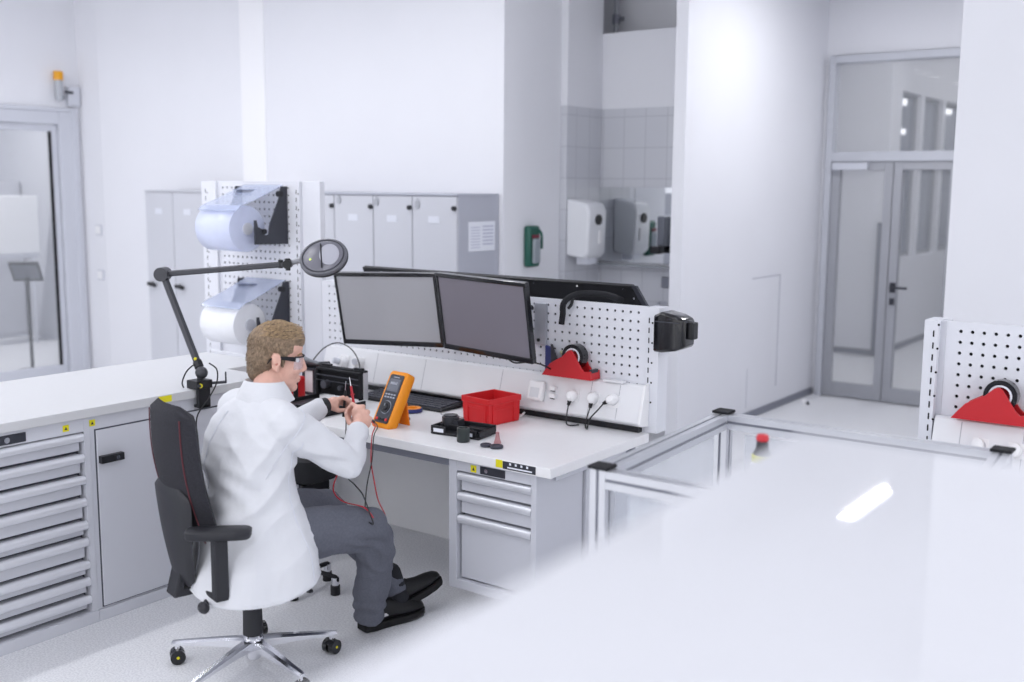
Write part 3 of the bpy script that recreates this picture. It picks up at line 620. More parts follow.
# ------------------------------------------------------------------ film roll holders
def roll_holder(label, dz, film, rollm, rr):
    t = thing('roll_dispenser', label, 'roll dispenser', (-5.3, 4.49, 1.57+dz))
    poly = [(4.498, 1.92), (4.45, 1.92), (4.43, 1.845), (4.39, 1.765), (4.355, 1.69), (4.345, 1.635), (4.32, 1.63), (4.30, 1.665), (4.265, 1.68), (4.255, 1.72), (4.238, 1.72), (4.238, 1.577), (4.498, 1.571)]
    for x in (-5.012, -5.43): MB().prism([(x, y, z+dz) for y, z in poly], (.008, 0, 0)).build('bracket', DGREY, t, bevel=.001)
    for xa, xb in ((-5.0, -5.03), (-5.40, -5.42)): MB().cyl((xa, 4.445, 1.875+dz), (xb, 4.445, 1.875+dz), .018, n=14).build('knob', BLK, t, smooth=True)
    R = rr; c = V((0, 4.245, 1.668+dz))
    r = MB(); a = V((0, 1, 0)); b = V((0, 0, 1))
    r.loft([r.ring(V((x, c.y, c.z)), a, b, q, q, 40) for x, q in ((-5.395, .03), (-5.395, R-.004), (-5.39, R), (-5.085, R), (-5.08, R-.004), (-5.08, .03))], rollm)
    r.build('film_roll', None, t, smooth=True)
    MB().cyl((-5.10, c.y, c.z), (-5.07, c.y, c.z), .036, n=20).build('core', LFRAME, t, smooth=True)
    MB().cyl((-5.44, 4.31, 1.652+dz), (-4.995, 4.31, 1.652+dz), .016, n=14).build('spindle', BLK, t, smooth=True)
    # transparent cover folding over the roll
    prof = [(4.475, 1.925), (4.40, 1.895), (4.30, 1.855), (4.22, 1.825), (4.175, 1.812), (4.14, 1.797), (4.118, 1.775)]
    rings = [[V((x, y, z+dz)) for x, dzv in ((-5.37, 0), (-5.016, 0))]+[V((x, y-.001, z+.004+dz)) for x in (-5.016, -5.37)] for y, z in prof]
    MB().loft(rings).build('cover', film, t, smooth=True)
    MB().cbox((-5.26, 4.40, 1.898+dz), (.15, .10, .003), mat('cover_label', (120, 132, 166), .3, alpha=.7), Matrix.Translation((0, 0, 0))).build('grip_field', None, t)
    return t
roll_holder('upper roll of clear bluish film with a transparent cover on black brackets', 0, FILMC, FILMR, .138)
roll_holder('lower roll of white film with a transparent cover, above the man\'s head', -.578, FILMC, FILMW, .128)

# ------------------------------------------------------------------ magnifier lamp
t = thing('magnifier_lamp', 'dark grey jointed magnifier lamp clamped to the left counter', 'lamp', (-4.16, 3.17, .97))
MB().box(-4.20, -4.12, 3.12, 3.21, .972, 1.012).box(-4.145, -4.125, 3.13, 3.20, .88, 1.0).box(-4.19, -4.125, 3.14, 3.19, .88, .895).cyl((-4.165, 3.165, .895), (-4.165, 3.165, .925), .012, n=12).build('clamp', BLK, t, bevel=.004)
MB().cyl((-4.12, 3.13, .992), (-4.108, 3.125, .992), .008, n=10).cyl((-4.11, 3.28, .985), (-4.11, 3.28, 1.04), .004, n=8).cyl((-4.15, 3.2, .99), (-4.11, 3.28, .99), .007, n=8).build('clamp_screw', DGREY, t)
g = MB().cyl((-4.121, 3.139, .990), (-4.118, 3.137, .990), .011, n=12); g.build('green_dot', YEL, t)
MB().cyl((-4.16, 3.168, 1.01), (-4.16, 3.168, 1.04), .014, n=12).ell((-4.152, 3.172, 1.045), (.030, .030, .030)).build('base_joint', ARMG, t, smooth=True)
A0 = V((-4.16, 3.175, 1.05)); A1 = V((-4.479, 3.214, 1.493)); A2 = V((-3.953, 3.548, 1.55)); A3 = V((-3.859, 3.559, 1.576))
def bar(p0, p1, w, h, m=None):
    p0 = V(p0); p1 = V(p1); d = (p1-p0).normalized(); up = V((0, 0, 1)); s = d.cross(up).normalized(); u = s.cross(d)
    rg = [[p+s*w*a+u*h*b for a, b in ((-1, -.6), (-.6, -1), (.6, -1), (1, -.6), (1, .6), (.6, 1), (-.6, 1), (-1, .6))] for p in (p0, p1)]
    return MB().loft(rg, m)
bar(A0, A1, .014, .017).build('lower_arm', ARMG, t, smooth=True)
b = bar(A0.lerp(A1, .04), A0.lerp(A1, .10), .018, .02); b.build('arm_collar', BLK, t, smooth=True)
MB().ell(A0.lerp(A1, .13)+V((.012, -.012, 0)), (.008, .008, .008)).build('green_mark', YEL, t, smooth=True)
MB().cyl(A1+V((.02, -.03, 0)), A1+V((-.02, .03, 0)), .034, n=20).build('elbow_joint', ARMG, t, smooth=True)
bar(A1, A2, .012, .014).build('upper_arm', ARMG, t, smooth=True)
MB().cyl(A2+V((.02, -.025, 0)), A2+V((-.02, .025, 0)), .022, n=16).cyl(A2+V((-.03, -.02, -.02)), A2+V((-.03, -.02, .02)), .012, n=12).cyl(A2+V((.01, -.01, -.03)), A2+V((.01, -.01, .028)), .012, n=12).build('wrist_joint', BLK, t, smooth=True)
MB().tube([A2, A3, A3+V((.04, .0, .003))], [.011, .02], n=10).build('neck', mat('neck_silver', (150, 151, 158), .3, metal=.6), t, smooth=True)
hc = V((-3.742, 3.583, 1.590)); ma = V((.176, .138, .049)).normalized()
toc = (V((0, 0, 1.93))-hc).normalized(); mi = toc.cross(ma).normalized(); nn = ma.cross(mi).normalized()
if nn.dot(toc) < 0: nn = -nn
Rt = Matrix.Rotation(math.radians(-34), 3, ma); mi = (Rt @ mi); nn = (Rt @ nn)
def hel(prof, m=None, ra=.116, rb=.100, c=hc, off=V((0, 0, 0)), n=48):
    b = MB(); return b.loft([b.ring(c+off+nn*h, ma, mi, ra*k, rb*k, n) for k, h in prof], m)
hel([(.80, -.03), (.97, -.022), (1.0, -.005), (1.0, .006), (.96, .012), (.90, .013), (.88, .008), (.86, .006)]).build('head_housing', LHEAD, t, smooth=True, angle=60)
hel([(.1, -.042), (.9, -.036), (.99, -.02), (1.01, -.008)]).build('head_rim', BLK, t, smooth=True)
lid = hel([(1, .006), (1, .012), (.94, .015), (.05, .017)], ra=.096, rb=.082); lid.build('lid', mat('lamp_lid', (112, 112, 124), .25), t, smooth=True)
hel([(1, .012), (.95, .018), (.6, .021), (.05, .022)], ra=.050, rb=.060, off=ma*.030).build('lens', mat('lens_pale', (172, 173, 186), .1, coat=.5), t, smooth=True)
bar(hc+nn*.020-mi*.068-ma*.012, hc+nn*.020+mi*.066-ma*.004, .003, .003).build('lid_hinge', BLK, t)
hel([(1, .014), (.6, .020)], ra=.007, rb=.007, off=-ma*.062-mi*.006, n=14).build('indicator_light', mat('indicator_green', (205, 225, 120), .3, emit=(215, 235, 130), estr=.6), t)
tag(MB().tube([(-4.169, 3.184, 1.103), (-4.213, 3.14, 1.056), (-4.232, 3.121, .999), (-4.215, 3.115, .974)], .0035).build('lamp_cable', BLKC, smooth=True), 'thin black cable curving down left of the magnifier lamp base', 'cable')
tag(MB().tube([(-4.13, 3.2, 1.09), (-4.10, 3.22, 1.06), (-4.09, 3.21, 1.0), (-4.10, 3.17, .93), (-4.13, 3.12, .84), (-4.12, 3.11, .7)], .0035).build('lamp_cable', BLKC, smooth=True), 'black cable looping off the lamp base and down behind the chair', 'cable')

for k, (x, y0, y1, z) in enumerate(((-4.6, 14.9, 16.15, 3.10), (-4.6, 14.85, 15.95, 2.70), (-4.6, 18.0, 20.0, 3.10))):  # added glowing tubes imitate lights reflected in the far window panes
    if k == 2: y0, y1 = 17.0, 17.85
    t = thing('window_reflection_tube', ('upper long', 'lower', 'far short')[k]+' glowing tube added behind the office windows to imitate their light reflections', 'ceiling light', (x, (y0+y1)/2, z))
    MB().box(x-.05, x+.05, y0, y1, z-.01, z+.05, LT).build('tube', None, t)
    MB().box(x-.05, x+.05, y0, y1, z+.05, z+.09).build('housing', LFRAME, t)
    for yy in (y0+.2, y1-.2): MB().cyl((x, yy, z+.08), (x, yy, 4.2), .005, n=6).build('suspension_wire', RAIL, t)

# ------------------------------------------------------------------ things on the workbench
R2 = lambda d: Matrix.Rotation(math.radians(d), 4, 'Z')
T = Matrix.Translation
# red crate
M = T((-3.215, 4.21, .761)) @ R2(-8) @ Matrix.Diagonal((.93, .93, 1.1, 1))
t = thing('storage_crate', 'open red plastic crate standing on the workbench', 'crate', M=M)
b = MB()
def rect(hx, hy, z): return [V((-hx, -hy, z)), V((hx, -hy, z)), V((hx, hy, z)), V((-hx, hy, z))]
b.loft([rect(.098, .116, 0), rect(.101, .119, .095), rect(.106, .124, .097), rect(.106, .124, .122), rect(.098, .116, .122), rect(.088, .104, .008)])
b.build('bin_body', RED, t, local=True, bevel=.003)
g = MB()
for sx in (-1, 1):
    for a in (-.078, .078): g.box(sx*.101-.004, sx*.101+.004, a-.012, a+.012, .005, .098)
    g.box(sx*.103-.002, sx*.103+.003, -.078, .078, .068, .078)
for sy in (-1, 1):
    for a in (-.068, .068): g.box(a-.012, a+.012, sy*.119-.004, sy*.119+.004, .005, .098)
    g.box(-.068, .068, sy*.119-.002, sy*.119+.003, .074, .084)
g.build('ribs', RED, t, local=True, bevel=.0015)
# black battery tray
M = T((-3.145, 3.905, .761)) @ R2(6)
t = thing('parts_tray', 'low black plastic tray with white labels in front of the red crate', 'tray', M=M)
MB().box(-.135, .135, -.085, .075, 0, .012).box(-.135, -.05, -.085, -.075, .012, .042).box(.02, .12, -.085, -.075, .012, .040).box(-.135, -.125, -.075, .075, .012, .042).box(.125, .135, -.075, .075, .012, .035).box(-.135, .135, .065, .075, .012, .045).box(-.13, .13, -.02, -.01, .012, .038).build('body', BLK, t, local=True, bevel=.003)
MB().box(-.118, -.062, -.0865, -.085, .012, .030).box(.04, .10, -.0865, -.085, .012, .028).build('labels', PAPER, t, local=True)
MB().cyl((-.09, .02, .03), (-.09, .02, .07), .042, n=24).cyl((-.09, .02, .07), (-.09, .02, .078), .034, n=24).box(-.095, -.03, -.01, .05, .03, .060).build('motor_cap', mat('dark_cap', (52, 53, 60), .3), t, local=True, smooth=True)
MB().box(.0, .11, .0, .05, .012, .03).cyl((.06, -.045, .014), (.06, -.045, .032), .02, n=16).build('insert', BLKM, t, local=True, bevel=.002)
t = thing('metal_sleeve', 'short dark green grey cylinder standing in front of the black tray', 'cylinder', (-3.045, 3.775, .761))
MB().lathe((0, 0, 0), [(.028, 0), (.030, .003), (.030, .062), (.028, .066), (.022, .066), (.020, .058), (.004, .058)], n=32).build('body', mat('sleeve_dark', (50, 58, 58), .35, metal=.3), t, local=True, smooth=True)
for k, (x, y, r, lab) in enumerate(((-2.905, 3.765, .026, 'small flat dark disc lying left on the white worktop edge'), (-2.850, 3.772, .031, 'larger dark ring disc lying right beside the small disc'))):
    t = thing('rubber_disc', lab, 'disc', (x, y, .761))
    MB().lathe((0, 0, 0), [(r-.002, 0), (r, .003), (r, .010), (r-.003, .013), (r*.55, .013), (r*.5, .010), (.003, .010)], n=28).build('body', mat('disc_dark', (56, 58, 72), .45), t, local=True, smooth=True)
t = thing('stopper_cone', 'small dusty pink cone standing behind the dark discs', 'cone', (-2.90, 3.845, .761))
MB().lathe((0, 0, 0), [(.017, 0), (.017, .006), (.012, .02), (.008, .045), (.009, .05), (.003, .054)], n=18).build('body', PINK, t, local=True, smooth=True)
# tape roll, clamp, wire
t = thing('tape_roll', 'flat roll of tape, orange on top and blue outside, behind the multimeter', 'tape', (-3.67, 4.125, .761))
rr_ = MB(); a_ = V((1, 0, 0)); b_ = V((0, 1, 0))
rr_.loft([rr_.ring(V((0, 0, z)), a_, b_, r, r, 32) for r, z in ((.048, 0), (.053, .002), (.053, .019), (.048, .021))], NAVY, cap=False).build('backing', None, t, local=True, smooth=True)
MB().lathe((0, 0, 0), [(.047, .001), (.047, .0225), (.03, .0225), (.028, .006), (.002, .004)], n=32).build('tape', ORG, t, local=True, smooth=True)
t = thing('bench_clip', 'small black clip with a white face behind the multimeter', 'clip', (-3.77, 4.1, .761))
MB().box(-3.80, -3.72, 4.08, 4.13, .761, .80).box(-3.745, -3.715, 4.07, 4.12, .80, .825).build('body', BLK, t, bevel=.003)
MB().box(-3.79, -3.75, 4.0785, 4.08, .768, .785).build('face', WPLA, t)
tag(MB().tube([(-3.49, 4.145, .80), (-3.49, 4.145, .775), (-3.485, 4.15, .766), (-3.42, 4.17, .764), (-3.33, 4.17, .764)], .0015).build('thin_wire', mat('wire_grey', (120, 122, 132), .4), smooth=True), 'thin bent grey wire lying left of the red crate', 'wire')
tag(MB().tube([(-3.62, 4.02, .763), (-3.58, 4.0, .764), (-3.55, 3.97, .763)], .003).build('dark_wire', BLKC, smooth=True), 'short dark wire lying beside the multimeter stand', 'wire')
tag(MB().tube([(-3.20, 4.375, .82), (-3.20, 4.345, .79), (-3.19, 4.34, .772), (-3.165, 4.35, .768), (-3.14, 4.36, .772), (-3.12, 4.365, .79)], .005).build('white_cable', WPLA, smooth=True), 'short white cable loop under the adapter, right of the crate', 'cable')
# keyboard
M = T((-3.845, 4.31, .762)) @ R2(-1) @ Matrix.Diagonal((1.12, 1.1, 1, 1))
t = thing('keyboard', 'flat black computer keyboard lying below the monitors', 'keyboard', M=M)
MB().prism([(-.275, -.10, 0), (-.275, .085, 0), (-.275, .085, .026), (-.275, -.10, .012)], (.55, 0, 0)).build('case', BLK, t, local=True, bevel=.004)
ks = MB()
for r in range(5):
    y = -.082+r*.031; z = .0125+(y+.1)*.0757
    c = 0; x = -.262
    while x < .25:
        wd = .022 if not (r == 0 and 4 < c < 10) else .022
        ks.box(x, x+.021, y, y+.025, z, z+.006); x += .0262; c += 1
ks.build('keys', mat('key_grey', (70, 72, 84), .5), t, local=True)
# multimeter
M = T((-3.545, 3.742, .764)) @ R2(-6) @ Matrix.Rotation(math.radians(-28), 4, 'X') @ Matrix.Diagonal((1.04, 1, 1.04, 1))
t = thing('multimeter', 'orange multimeter leaning on its stand on the workbench', 'multimeter', M=M)
def rrect(hx, z0, z1, y, r, n=5):
    o = []
    for cx, cz, a0 in ((hx-r, z1-r, 0), (-hx+r, z1-r, 90), (-hx+r, z0+r, 180), (hx-r, z0+r, 270)):
        for k in range(n): a = math.radians(a0+90*k/(n-1)); o.append(V((cx+r*math.cos(a), y, cz+r*math.sin(a))))
    return o
b = MB(); b.loft([rrect(.058, .006, .276, .0, .014), rrect(.064, 0, .282, .006, .018), rrect(.064, 0, .282, .05, .018), rrect(.056, .008, .272, .06, .016)])
b.build('holster', ORG, t, local=True, smooth=True, angle=50)
b = MB(); b.loft([rrect(.047, .022, .264, .001, .010), rrect(.046, .023, .263, -.004, .010)]); b.build('face', mat('meter_face', (44, 47, 60), .35), t, local=True)
b = MB(); b.loft([rrect(.037, .178, .242, -.004, .004), rrect(.036, .179, .241, -.006, .004)]); b.build('display', mat('meter_display', (98, 102, 116), .2), t, local=True)
g = MB()
for k in range(6): g.box(-.025+k*.008, -.020+k*.008, -.0068, -.006, .213, .225)
g.box(-.02, .02, -.0048, -.004, .248, .252)
for r in range(2):
    for k in range(4): g.box(-.034+k*.019, -.022+k*.019, -.0062, -.004, .146+r*.014, .153+r*.014)
g.build('buttons', mat('meter_print', (168, 172, 186), .4), t, local=True)
b = MB(); b.cyl((0, -.004, .100), (0, -.010, .100), .029, n=32).cyl((0, -.010, .100), (0, -.018, .100), .018, .015, n=24); b.build('dial', mat('dial_dark', (34, 36, 44), .4), t, local=True, smooth=True)
b = MB(); b.loft([b.ring(V((0, y, .100)), V((1, 0, 0)), V((0, 0, 1)), r, r, 32) for r, y in ((.033, -.004), (.033, -.0052), (.029, -.0052))], cap=False); b.box(-.0015, .0015, -.0187, -.018, .102, .116); b.build('dial_ring', mat('dial_ring_grey', (150, 154, 168), .4), t, local=True)
b = MB()
for x, m in ((-.032, RED), (-.011, BLK), (.011, BLK), (.032, RED)): b.cyl((x, -.004, .040), (x, -.008, .040), .007, n=14, m=m)
b.build('jacks', None, t, local=True)
Mi = M.inverted()
legp = [Mi @ V(p) for p in ((-3.56, 3.865, .764), (-3.45, 3.855, .764))]
b = MB(); b.prism([V((-.045, .061, .165)), V((.045, .061, .165)), legp[1], legp[0]], (0, .006, .004)); b.build('kick_stand', mat('holster_orange_dark', (226, 122, 20), .5), t, local=True, bevel=.002)
# test leads
def lead(label, mtl, pts, probe, cat='test lead'):
    t = thing('test_lead', label, cat, pts[0])
    MB().tube(pts, .0028, n=8, sub=6).build('cable', mtl, t, smooth=True)
    p, q = V(pts[0]), V(pts[1]); d = (p-q).normalized()
    MB().cyl(p-d*.02, p+d*.02, .0065, .008, n=12).build('plug', mtl, t, smooth=True)
    a, c = V(probe[0]), V(probe[1]); e = (c-a).normalized()
    MB().cyl(a, a.lerp(c, .75), .0065, .0055, n=12).cyl(a.lerp(c, .5), a.lerp(c, .53), .010, n=14).build('probe_handle', mtl, t, smooth=True)
    MB().cyl(a.lerp(c, .75), c, .002, .001, n=8).build('probe_tip', CHROME, t, smooth=True)
    return t
lead('red test lead looping from the multimeter to the man\'s hand', REDC, [(-3.565, 3.700, .800), (-3.45, 3.615, .806), (-3.36, 3.50, .794), (-3.237, 3.363, .727), (-3.184, 3.325, .653), (-3.128, 3.291, .581), (-3.00, 3.20, .552), (-2.91, 3.06, .575), (-2.94, 3.02, .645), (-3.065, 3.029, .645), (-3.107, 3.016, .673), (-3.115, 3.019, .721), (-3.20, 3.18, .80), (-3.295, 3.31, .89), (-3.31, 3.325, .93)],
     [(-3.302, 3.335, .935), (-3.345, 3.345, 1.09)])
lead('black test lead looping from the multimeter to the man\'s hand', BLKC, [(-3.540, 3.698, .800), (-3.43, 3.61, .806), (-3.34, 3.49, .794), (-3.233, 3.365, .727), (-3.173, 3.27, .645), (-3.05, 3.13, .600), (-2.95, 3.03, .60), (-2.87, 2.99, .600), (-2.90, 3.0, .64), (-3.044, 3.112, .660), (-3.076, 3.099, .7), (-3.086, 3.055, .758), (-3.22, 3.19, .83), (-3.36, 3.335, .89), (-3.375, 3.34, .93)],
     [(-3.372, 3.332, .91), (-3.362, 3.34, 1.07)])
# black case
t = thing('instrument_case', 'open black instrument case standing in front of the man\'s hands', 'case', (-4.1, 3.9, .761))
MB().box(-4.28, -3.945, 4.045, 4.085, .80, .955).box(-4.28, -4.265, 4.02, 4.045, .80, .945).box(-3.96, -3.945, 4.02, 4.045, .80, .945).box(-4.28, -3.945, 4.02, 4.045, .935, .948).build('lid', BLKM, t, bevel=.004)
for xa in (-4.26, -4.02): MB().box(xa, xa+.06, 4.05, 4.075, .955, .967).build('latch', BLK, t, bevel=.002)
MB().box(-4.27, -3.955, 4.016, 4.022, .908, .914).box(-4.27, -3.955, 4.016, 4.022, .880, .884).build('lid_ribs', mat('rib_grey', (70, 72, 82), .4), t)
MB().cyl((-4.21, 4.044, .86), (-4.21, 4.01, .86), .022, n=20).cyl((-4.10, 4.044, .85), (-4.10, 4.02, .85), .013, n=16).build('knobs', mat('knob_grey', (92, 94, 104), .35, metal=.3), t, smooth=True)
MB().box(-4.285, -3.925, 3.70, 4.045, .762, .768).box(-4.285, -4.275, 3.70, 4.045, .768, .80).box(-3.935, -3.925, 3.70, 4.045, .768, .80).box(-4.275, -3.935, 3.70, 3.71, .768, .80).build('base', BLKM, t, bevel=.003)
for k in range(6): MB().box(-4.26+k*.055, -4.225+k*.055, 3.76, 3.98, .769, .785+.006*(k % 3)).build('tool_insert', (BLK, DGREY)[k % 2], t, bevel=.003)
MB().box(-3.945, -3.941, 4.045, 4.08, .80, .945).build('side_strap', ALU, t, bevel=.002)
t = thing('red_device', 'red plastic device with a black edge behind the man\'s chin', 'device', (-4.45, 3.98, .761))
MB().box(-4.56, -4.355, 3.93, 4.02, .762, .890).build('body', RED, t, bevel=.012, smooth=True)
MB().box(-4.357, -4.345, 3.925, 3.955, .762, .905).build('edge_frame', BLK, t, bevel=.004)
t = thing('solder_station', 'small white box with a black frame between the face and the black case', 'soldering station', (-4.4, 4.12, .761))
MB().box(-4.475, -4.40, 4.12, 4.20, .762, .90).build('body', WPLA, t, bevel=.006)
MB().box(-4.485, -4.475, 4.11, 4.13, .762, .91).box(-4.40, -4.39, 4.11, 4.13, .762, .91).box(-4.49, -4.385, 4.11, 4.21, .90, .912).box(-4.49, -4.385, 4.11, 4.20, .762, .775).build('frame', DGREY, t, bevel=.002)
t = thing('soldering_iron', 'grey and black soldering iron resting on top of the white box', 'soldering iron', (-4.42, 4.15, .915))
MB().cyl((-4.49, 4.11, .96), (-4.36, 4.16, .93), .018, .010, n=14).build('handle', mat('iron_grey', (110, 114, 122), .4, metal=.3), t, smooth=True)
MB().cyl((-4.47, 4.13, .925), (-4.33, 4.17, .935), .014, .02, n=14).build('holder', BLK, t, smooth=True)
# tape dispensers
def tape_dispenser(label, dx, dz):
    t = thing('tape_dispenser', label, 'tape dispenser', (-2.87+dx, 4.42, .995+dz))
    side = [(-3.025, .995), (-3.005, 1.022), (-2.975, 1.058), (-2.935, 1.082), (-2.905, 1.098), (-2.872, 1.130), (-2.855, 1.136), (-2.842, 1.128), (-2.79, 1.05), (-2.775, 1.035), (-2.735, 1.04), (-2.732, .995)]
    for y in (4.375, 4.452): MB().prism([(x+dx, y, z+dz) for x, z in side], (0, .009, 0)).build('side_wall', REDD, t, bevel=.002)
    mid = [(-3.022, .996), (-2.995, 1.022), (-2.965, 1.045), (-2.925, 1.055), (-2.90, 1.02), (-2.80, 1.02), (-2.765, 1.025), (-2.735, 1.030), (-2.733, .996)]
    MB().prism([(x+dx, 4.384, z+dz) for x, z in mid], (0, .068, 0)).build('core_body', REDD, t)
    b = MB(); c = V((-2.852+dx, 4.39, 1.100+dz)); a = V((1, 0, 0)); u = V((0, 0, 1))
    b.loft([b.ring(c+V((0, y, 0)), a, u, r, r, 36) for r, y in ((.043, 0), (.062, 0), (.062, .05), (.043, .05), (.043, 0))], cap=False)
    b.build('tape_roll', BLKG, t, smooth=True)
    b = MB(); b.loft([b.ring(c+V((0, y, 0)), a, u, r, r, 36) for r, y in ((.036, -.001), (.0435, -.001), (.0435, .051), (.036, .051), (.036, -.001))], cap=False); b.build('roll_core', PAPER, t, smooth=True)
    MB().box(-2.752+dx, -2.735+dx, 4.39, 4.446, 1.03+dz, 1.046+dz).build('cutter', DGREY, t)
tape_dispenser('red tape dispenser with a black roll beside the right monitor', 0, 0)
tape_dispenser('red tape dispenser with a black roll at the right edge of the scene', 1.965, .043)
tr2.location.z += .035
for o in list(C.objects):
    if o.parent is None and o.name.startswith('power_plug') and 'right edge' in o.get('label', ''): o.location.z += .035
t = thing('utility_knife', 'blue utility knife standing behind the red tape dispenser near the right monitor', 'knife', (-3.0, 4.45, .995))
MB().prism([(-3.05, 4.44, .998), (-2.995, 4.44, .998), (-2.985, 4.44, 1.05), (-3.015, 4.44, 1.125), (-3.05, 4.44, 1.135)], (0, .02, 0)).build('handle', NAVY, t, bevel=.003)
MB().prism([(-3.005, 4.43, 1.02), (-2.98, 4.43, 1.02), (-2.965, 4.43, 1.05), (-3.0, 4.43, 1.145), (-3.01, 4.43, 1.145)], (0, .009, 0)).build('blade_guard', DGREY, t, bevel=.001)
t = thing('marker_pen', 'pale yellow marker pen leaning behind the red tape dispenser', 'pen', (-2.94, 4.455, .995))
MB().cyl((-2.92, 4.457, 1.06), (-2.965, 4.457, 1.11), .008, n=12).build('barrel', mat('pen_cream', (206, 202, 168), .5), t, smooth=True)
MB().cyl((-2.935, 4.448, 1.085), (-2.945, 4.448, 1.098), .008, n=12).build('cap', mat('pen_green', (74, 122, 88), .5), t, smooth=True)

# ------------------------------------------------------------------ office chair
HUB = V((-3.252, 2.691, 0))
M = T(HUB) @ R2(-15.7)
t = thing('office_chair', 'black office swivel chair with chrome five star base under the man', 'chair', M=M)
base = MB(); base.lathe((0, 0, 0), [(.025, .045), (.028, .05), (.028, .10), (.04, .115), (.042, .14), (.034, .15)], n=24)
ends = []
for k in range(5):
    a = math.radians(208+72*k+15.7); d = V((math.cos(a), math.sin(a), 0)); s = V((-d.y, d.x, 0)); ends.append(d*.33)
    rg = []
    for q, zt, zb, wd in ((.02, .135, .09, .026), (.12, .125, .092, .022), (.24, .108, .085, .018), (.325, .096, .078, .016), (.345, .092, .08, .012)):
        p = d*q; rg.append([p+s*wd+V((0, 0, zb)), p+s*wd+V((0, 0, zt-.008)), p+s*wd*.5+V((0, 0, zt)), p-s*wd*.5+V((0, 0, zt)), p-s*wd+V((0, 0, zt-.008)), p-s*wd+V((0, 0, zb))])
    sp = MB(); sp.loft(rg); sp.build('star_arm', CHROME, t, local=True, smooth=True, angle=30)
    e = d*.325; ax = Matrix.Rotation(math.radians(30), 3, 'Z') @ s
    w_ = MB().cyl(e-ax*.028+V((0, 0, .031)), e-ax*.006+V((0, 0, .031)), .030, n=20).cyl(e+ax*.006+V((0, 0, .031)), e+ax*.028+V((0, 0, .031)), .030, n=20).cyl(e-ax*.006+V((0, 0, .040)), e+ax*.006+V((0, 0, .040)), .024, n=14)
    co_ = w_.build('caster', BLKG, t, local=True, smooth=True, angle=30)
    MB().cyl(e+V((0, 0, .05)), e+V((0, 0, .082)), .010, n=10).build('caster_stem', CHROME, co_, local=True)
    MB().cyl(e-ax*.0285+V((0, 0, .031)), e-ax*.0295+V((0, 0, .031)), .006, n=10).cyl(e+ax*.0285+V((0, 0, .031)), e+ax*.0295+V((0, 0, .031)), .006, n=10).build('wheel_dot', YEL, co_, local=True)
base.build('hub', CHROME, t, local=True, smooth=True, angle=30)
MB().cyl((0, 0, .15), (0, 0, .30), .040, .037, n=24).cyl((0, 0, .30), (0, 0, .42), .030, n=20).build('gas_column', CHP, t, local=True, smooth=True, angle=30)
MB().box(-.09, .09, -.13, .12, .385, .44).box(-.30, .30, -.03, .03, .40, .425).build('mechanism', CHP, t, local=True, bevel=.01)
b = MB(); b.cyl((.10, -.20, .42), (.20, -.27, .40), .012, n=10).ell((.215, -.285, .395), (.03, .02, .022)); b.build('tilt_knob', CHP, t, local=True, smooth=True)
b = MB(); b.cyl((.10, .1, .38), (.2, .14, .36), .010, n=10).ell((.21, .145, .358), (.022, .014, .008)); b.build('height_lever', CHP, t, local=True, smooth=True)
def superring(z, hx, hy, cy=0, n=32, p=3.2):
    o = []
    for i in range(n):
        a = 2*PI*i/n; c, s = math.cos(a), math.sin(a)
        o.append(V((hx*abs(c)**(2/p)*(1 if c >= 0 else -1), cy+hy*abs(s)**(2/p)*(1 if s >= 0 else -1), z)))
    return o
b = MB(); b.loft([superring(.445, .18, .18), superring(.455, .215, .215), superring(.495, .225, .225), superring(.520, .215, .215), superring(.528, .17, .17)]); b.build('seat', FAB, t, local=True, smooth=True)
# backrest: slab curved around the back, leaning backwards
def back_pt(u, v, off):    # u across -1..1, v 0..1 up
    z = .61+v*.52
    y0 = -.245-.075*v-.03*math.sin(v*PI) ; y = y0+.055*u*u*(1-.3*v)-off
    hw = .205*(1-.10*v**3)*(1-.12*(1-v)**2)
    return V((u*hw, y, z+0.0))
def slab(f, o0, o1, nu=14, nv=16, rnd=.24):
    b = MB(); vs = []; 
    for off in (o0, o1):
        for j in range(nv+1):
            v = j/nv
            # rounded corners
            e = max(0, (v-(1-rnd))/rnd); e2 = max(0, (rnd-v)/rnd); k = 1-.28*(1-math.sqrt(max(0, 1-max(e, e2)**2)))-.12*max(e, e2)**6
            for i in range(nu+1):
                u = -1+2*i/nu; vs.append(f(u*k, v, off if abs(u) < .99 and 0 < j < nv else (o0+o1)/2))
    n = (nu+1)*(nv+1); fs = []
    for j in range(nv):
        for i in range(nu):
            a = j*(nu+1)+i; q = (a, a+1, a+nu+2, a+nu+1); fs.append(q); fs.append(tuple(n+x for x in q)[::-1])
    rim = [i for i in range(nu+1)]+[j*(nu+1)+nu for j in range(1, nv+1)]+[nv*(nu+1)+i for i in range(nu-1, -1, -1)]+[j*(nu+1) for j in range(nv-1, 0, -1)]
    for a, c in zip(rim, rim[1:]+rim[:1]): fs.append((a, c, n+c, n+a))
    return b.add(vs, fs)
bk = slab(back_pt, -.03, .028).build('backrest', FAB, t, local=True, smooth=True, angle=60)
for s in (-1, 1):
    MB().tube([back_pt(s*.80, v/12, .031) for v in range(0, 12)], .0025, n=6, sub=2).build('seam', SEAM, bk, local=True, smooth=True)
def shell_pt(u, v, off):
    z = .42+v*.40; y = -.235-.045*v-.012*math.sin(v*PI)+.03*u*u-off; hw = .09+.095*v
    return V((u*hw, y, z))
slab(shell_pt, .035, .062, rnd=.3).build('back_shell', CHP, t, local=True, smooth=True, angle=60)
MB().box(-.045, .045, -.31, -.10, .385, .415).prism([(-.045, -.33, .385), (-.045, -.30, .385), (-.045, -.265, .50), (-.045, -.30, .50)], (.09, 0, 0)).build('back_bracket', CHP, t, local=True, bevel=.006)
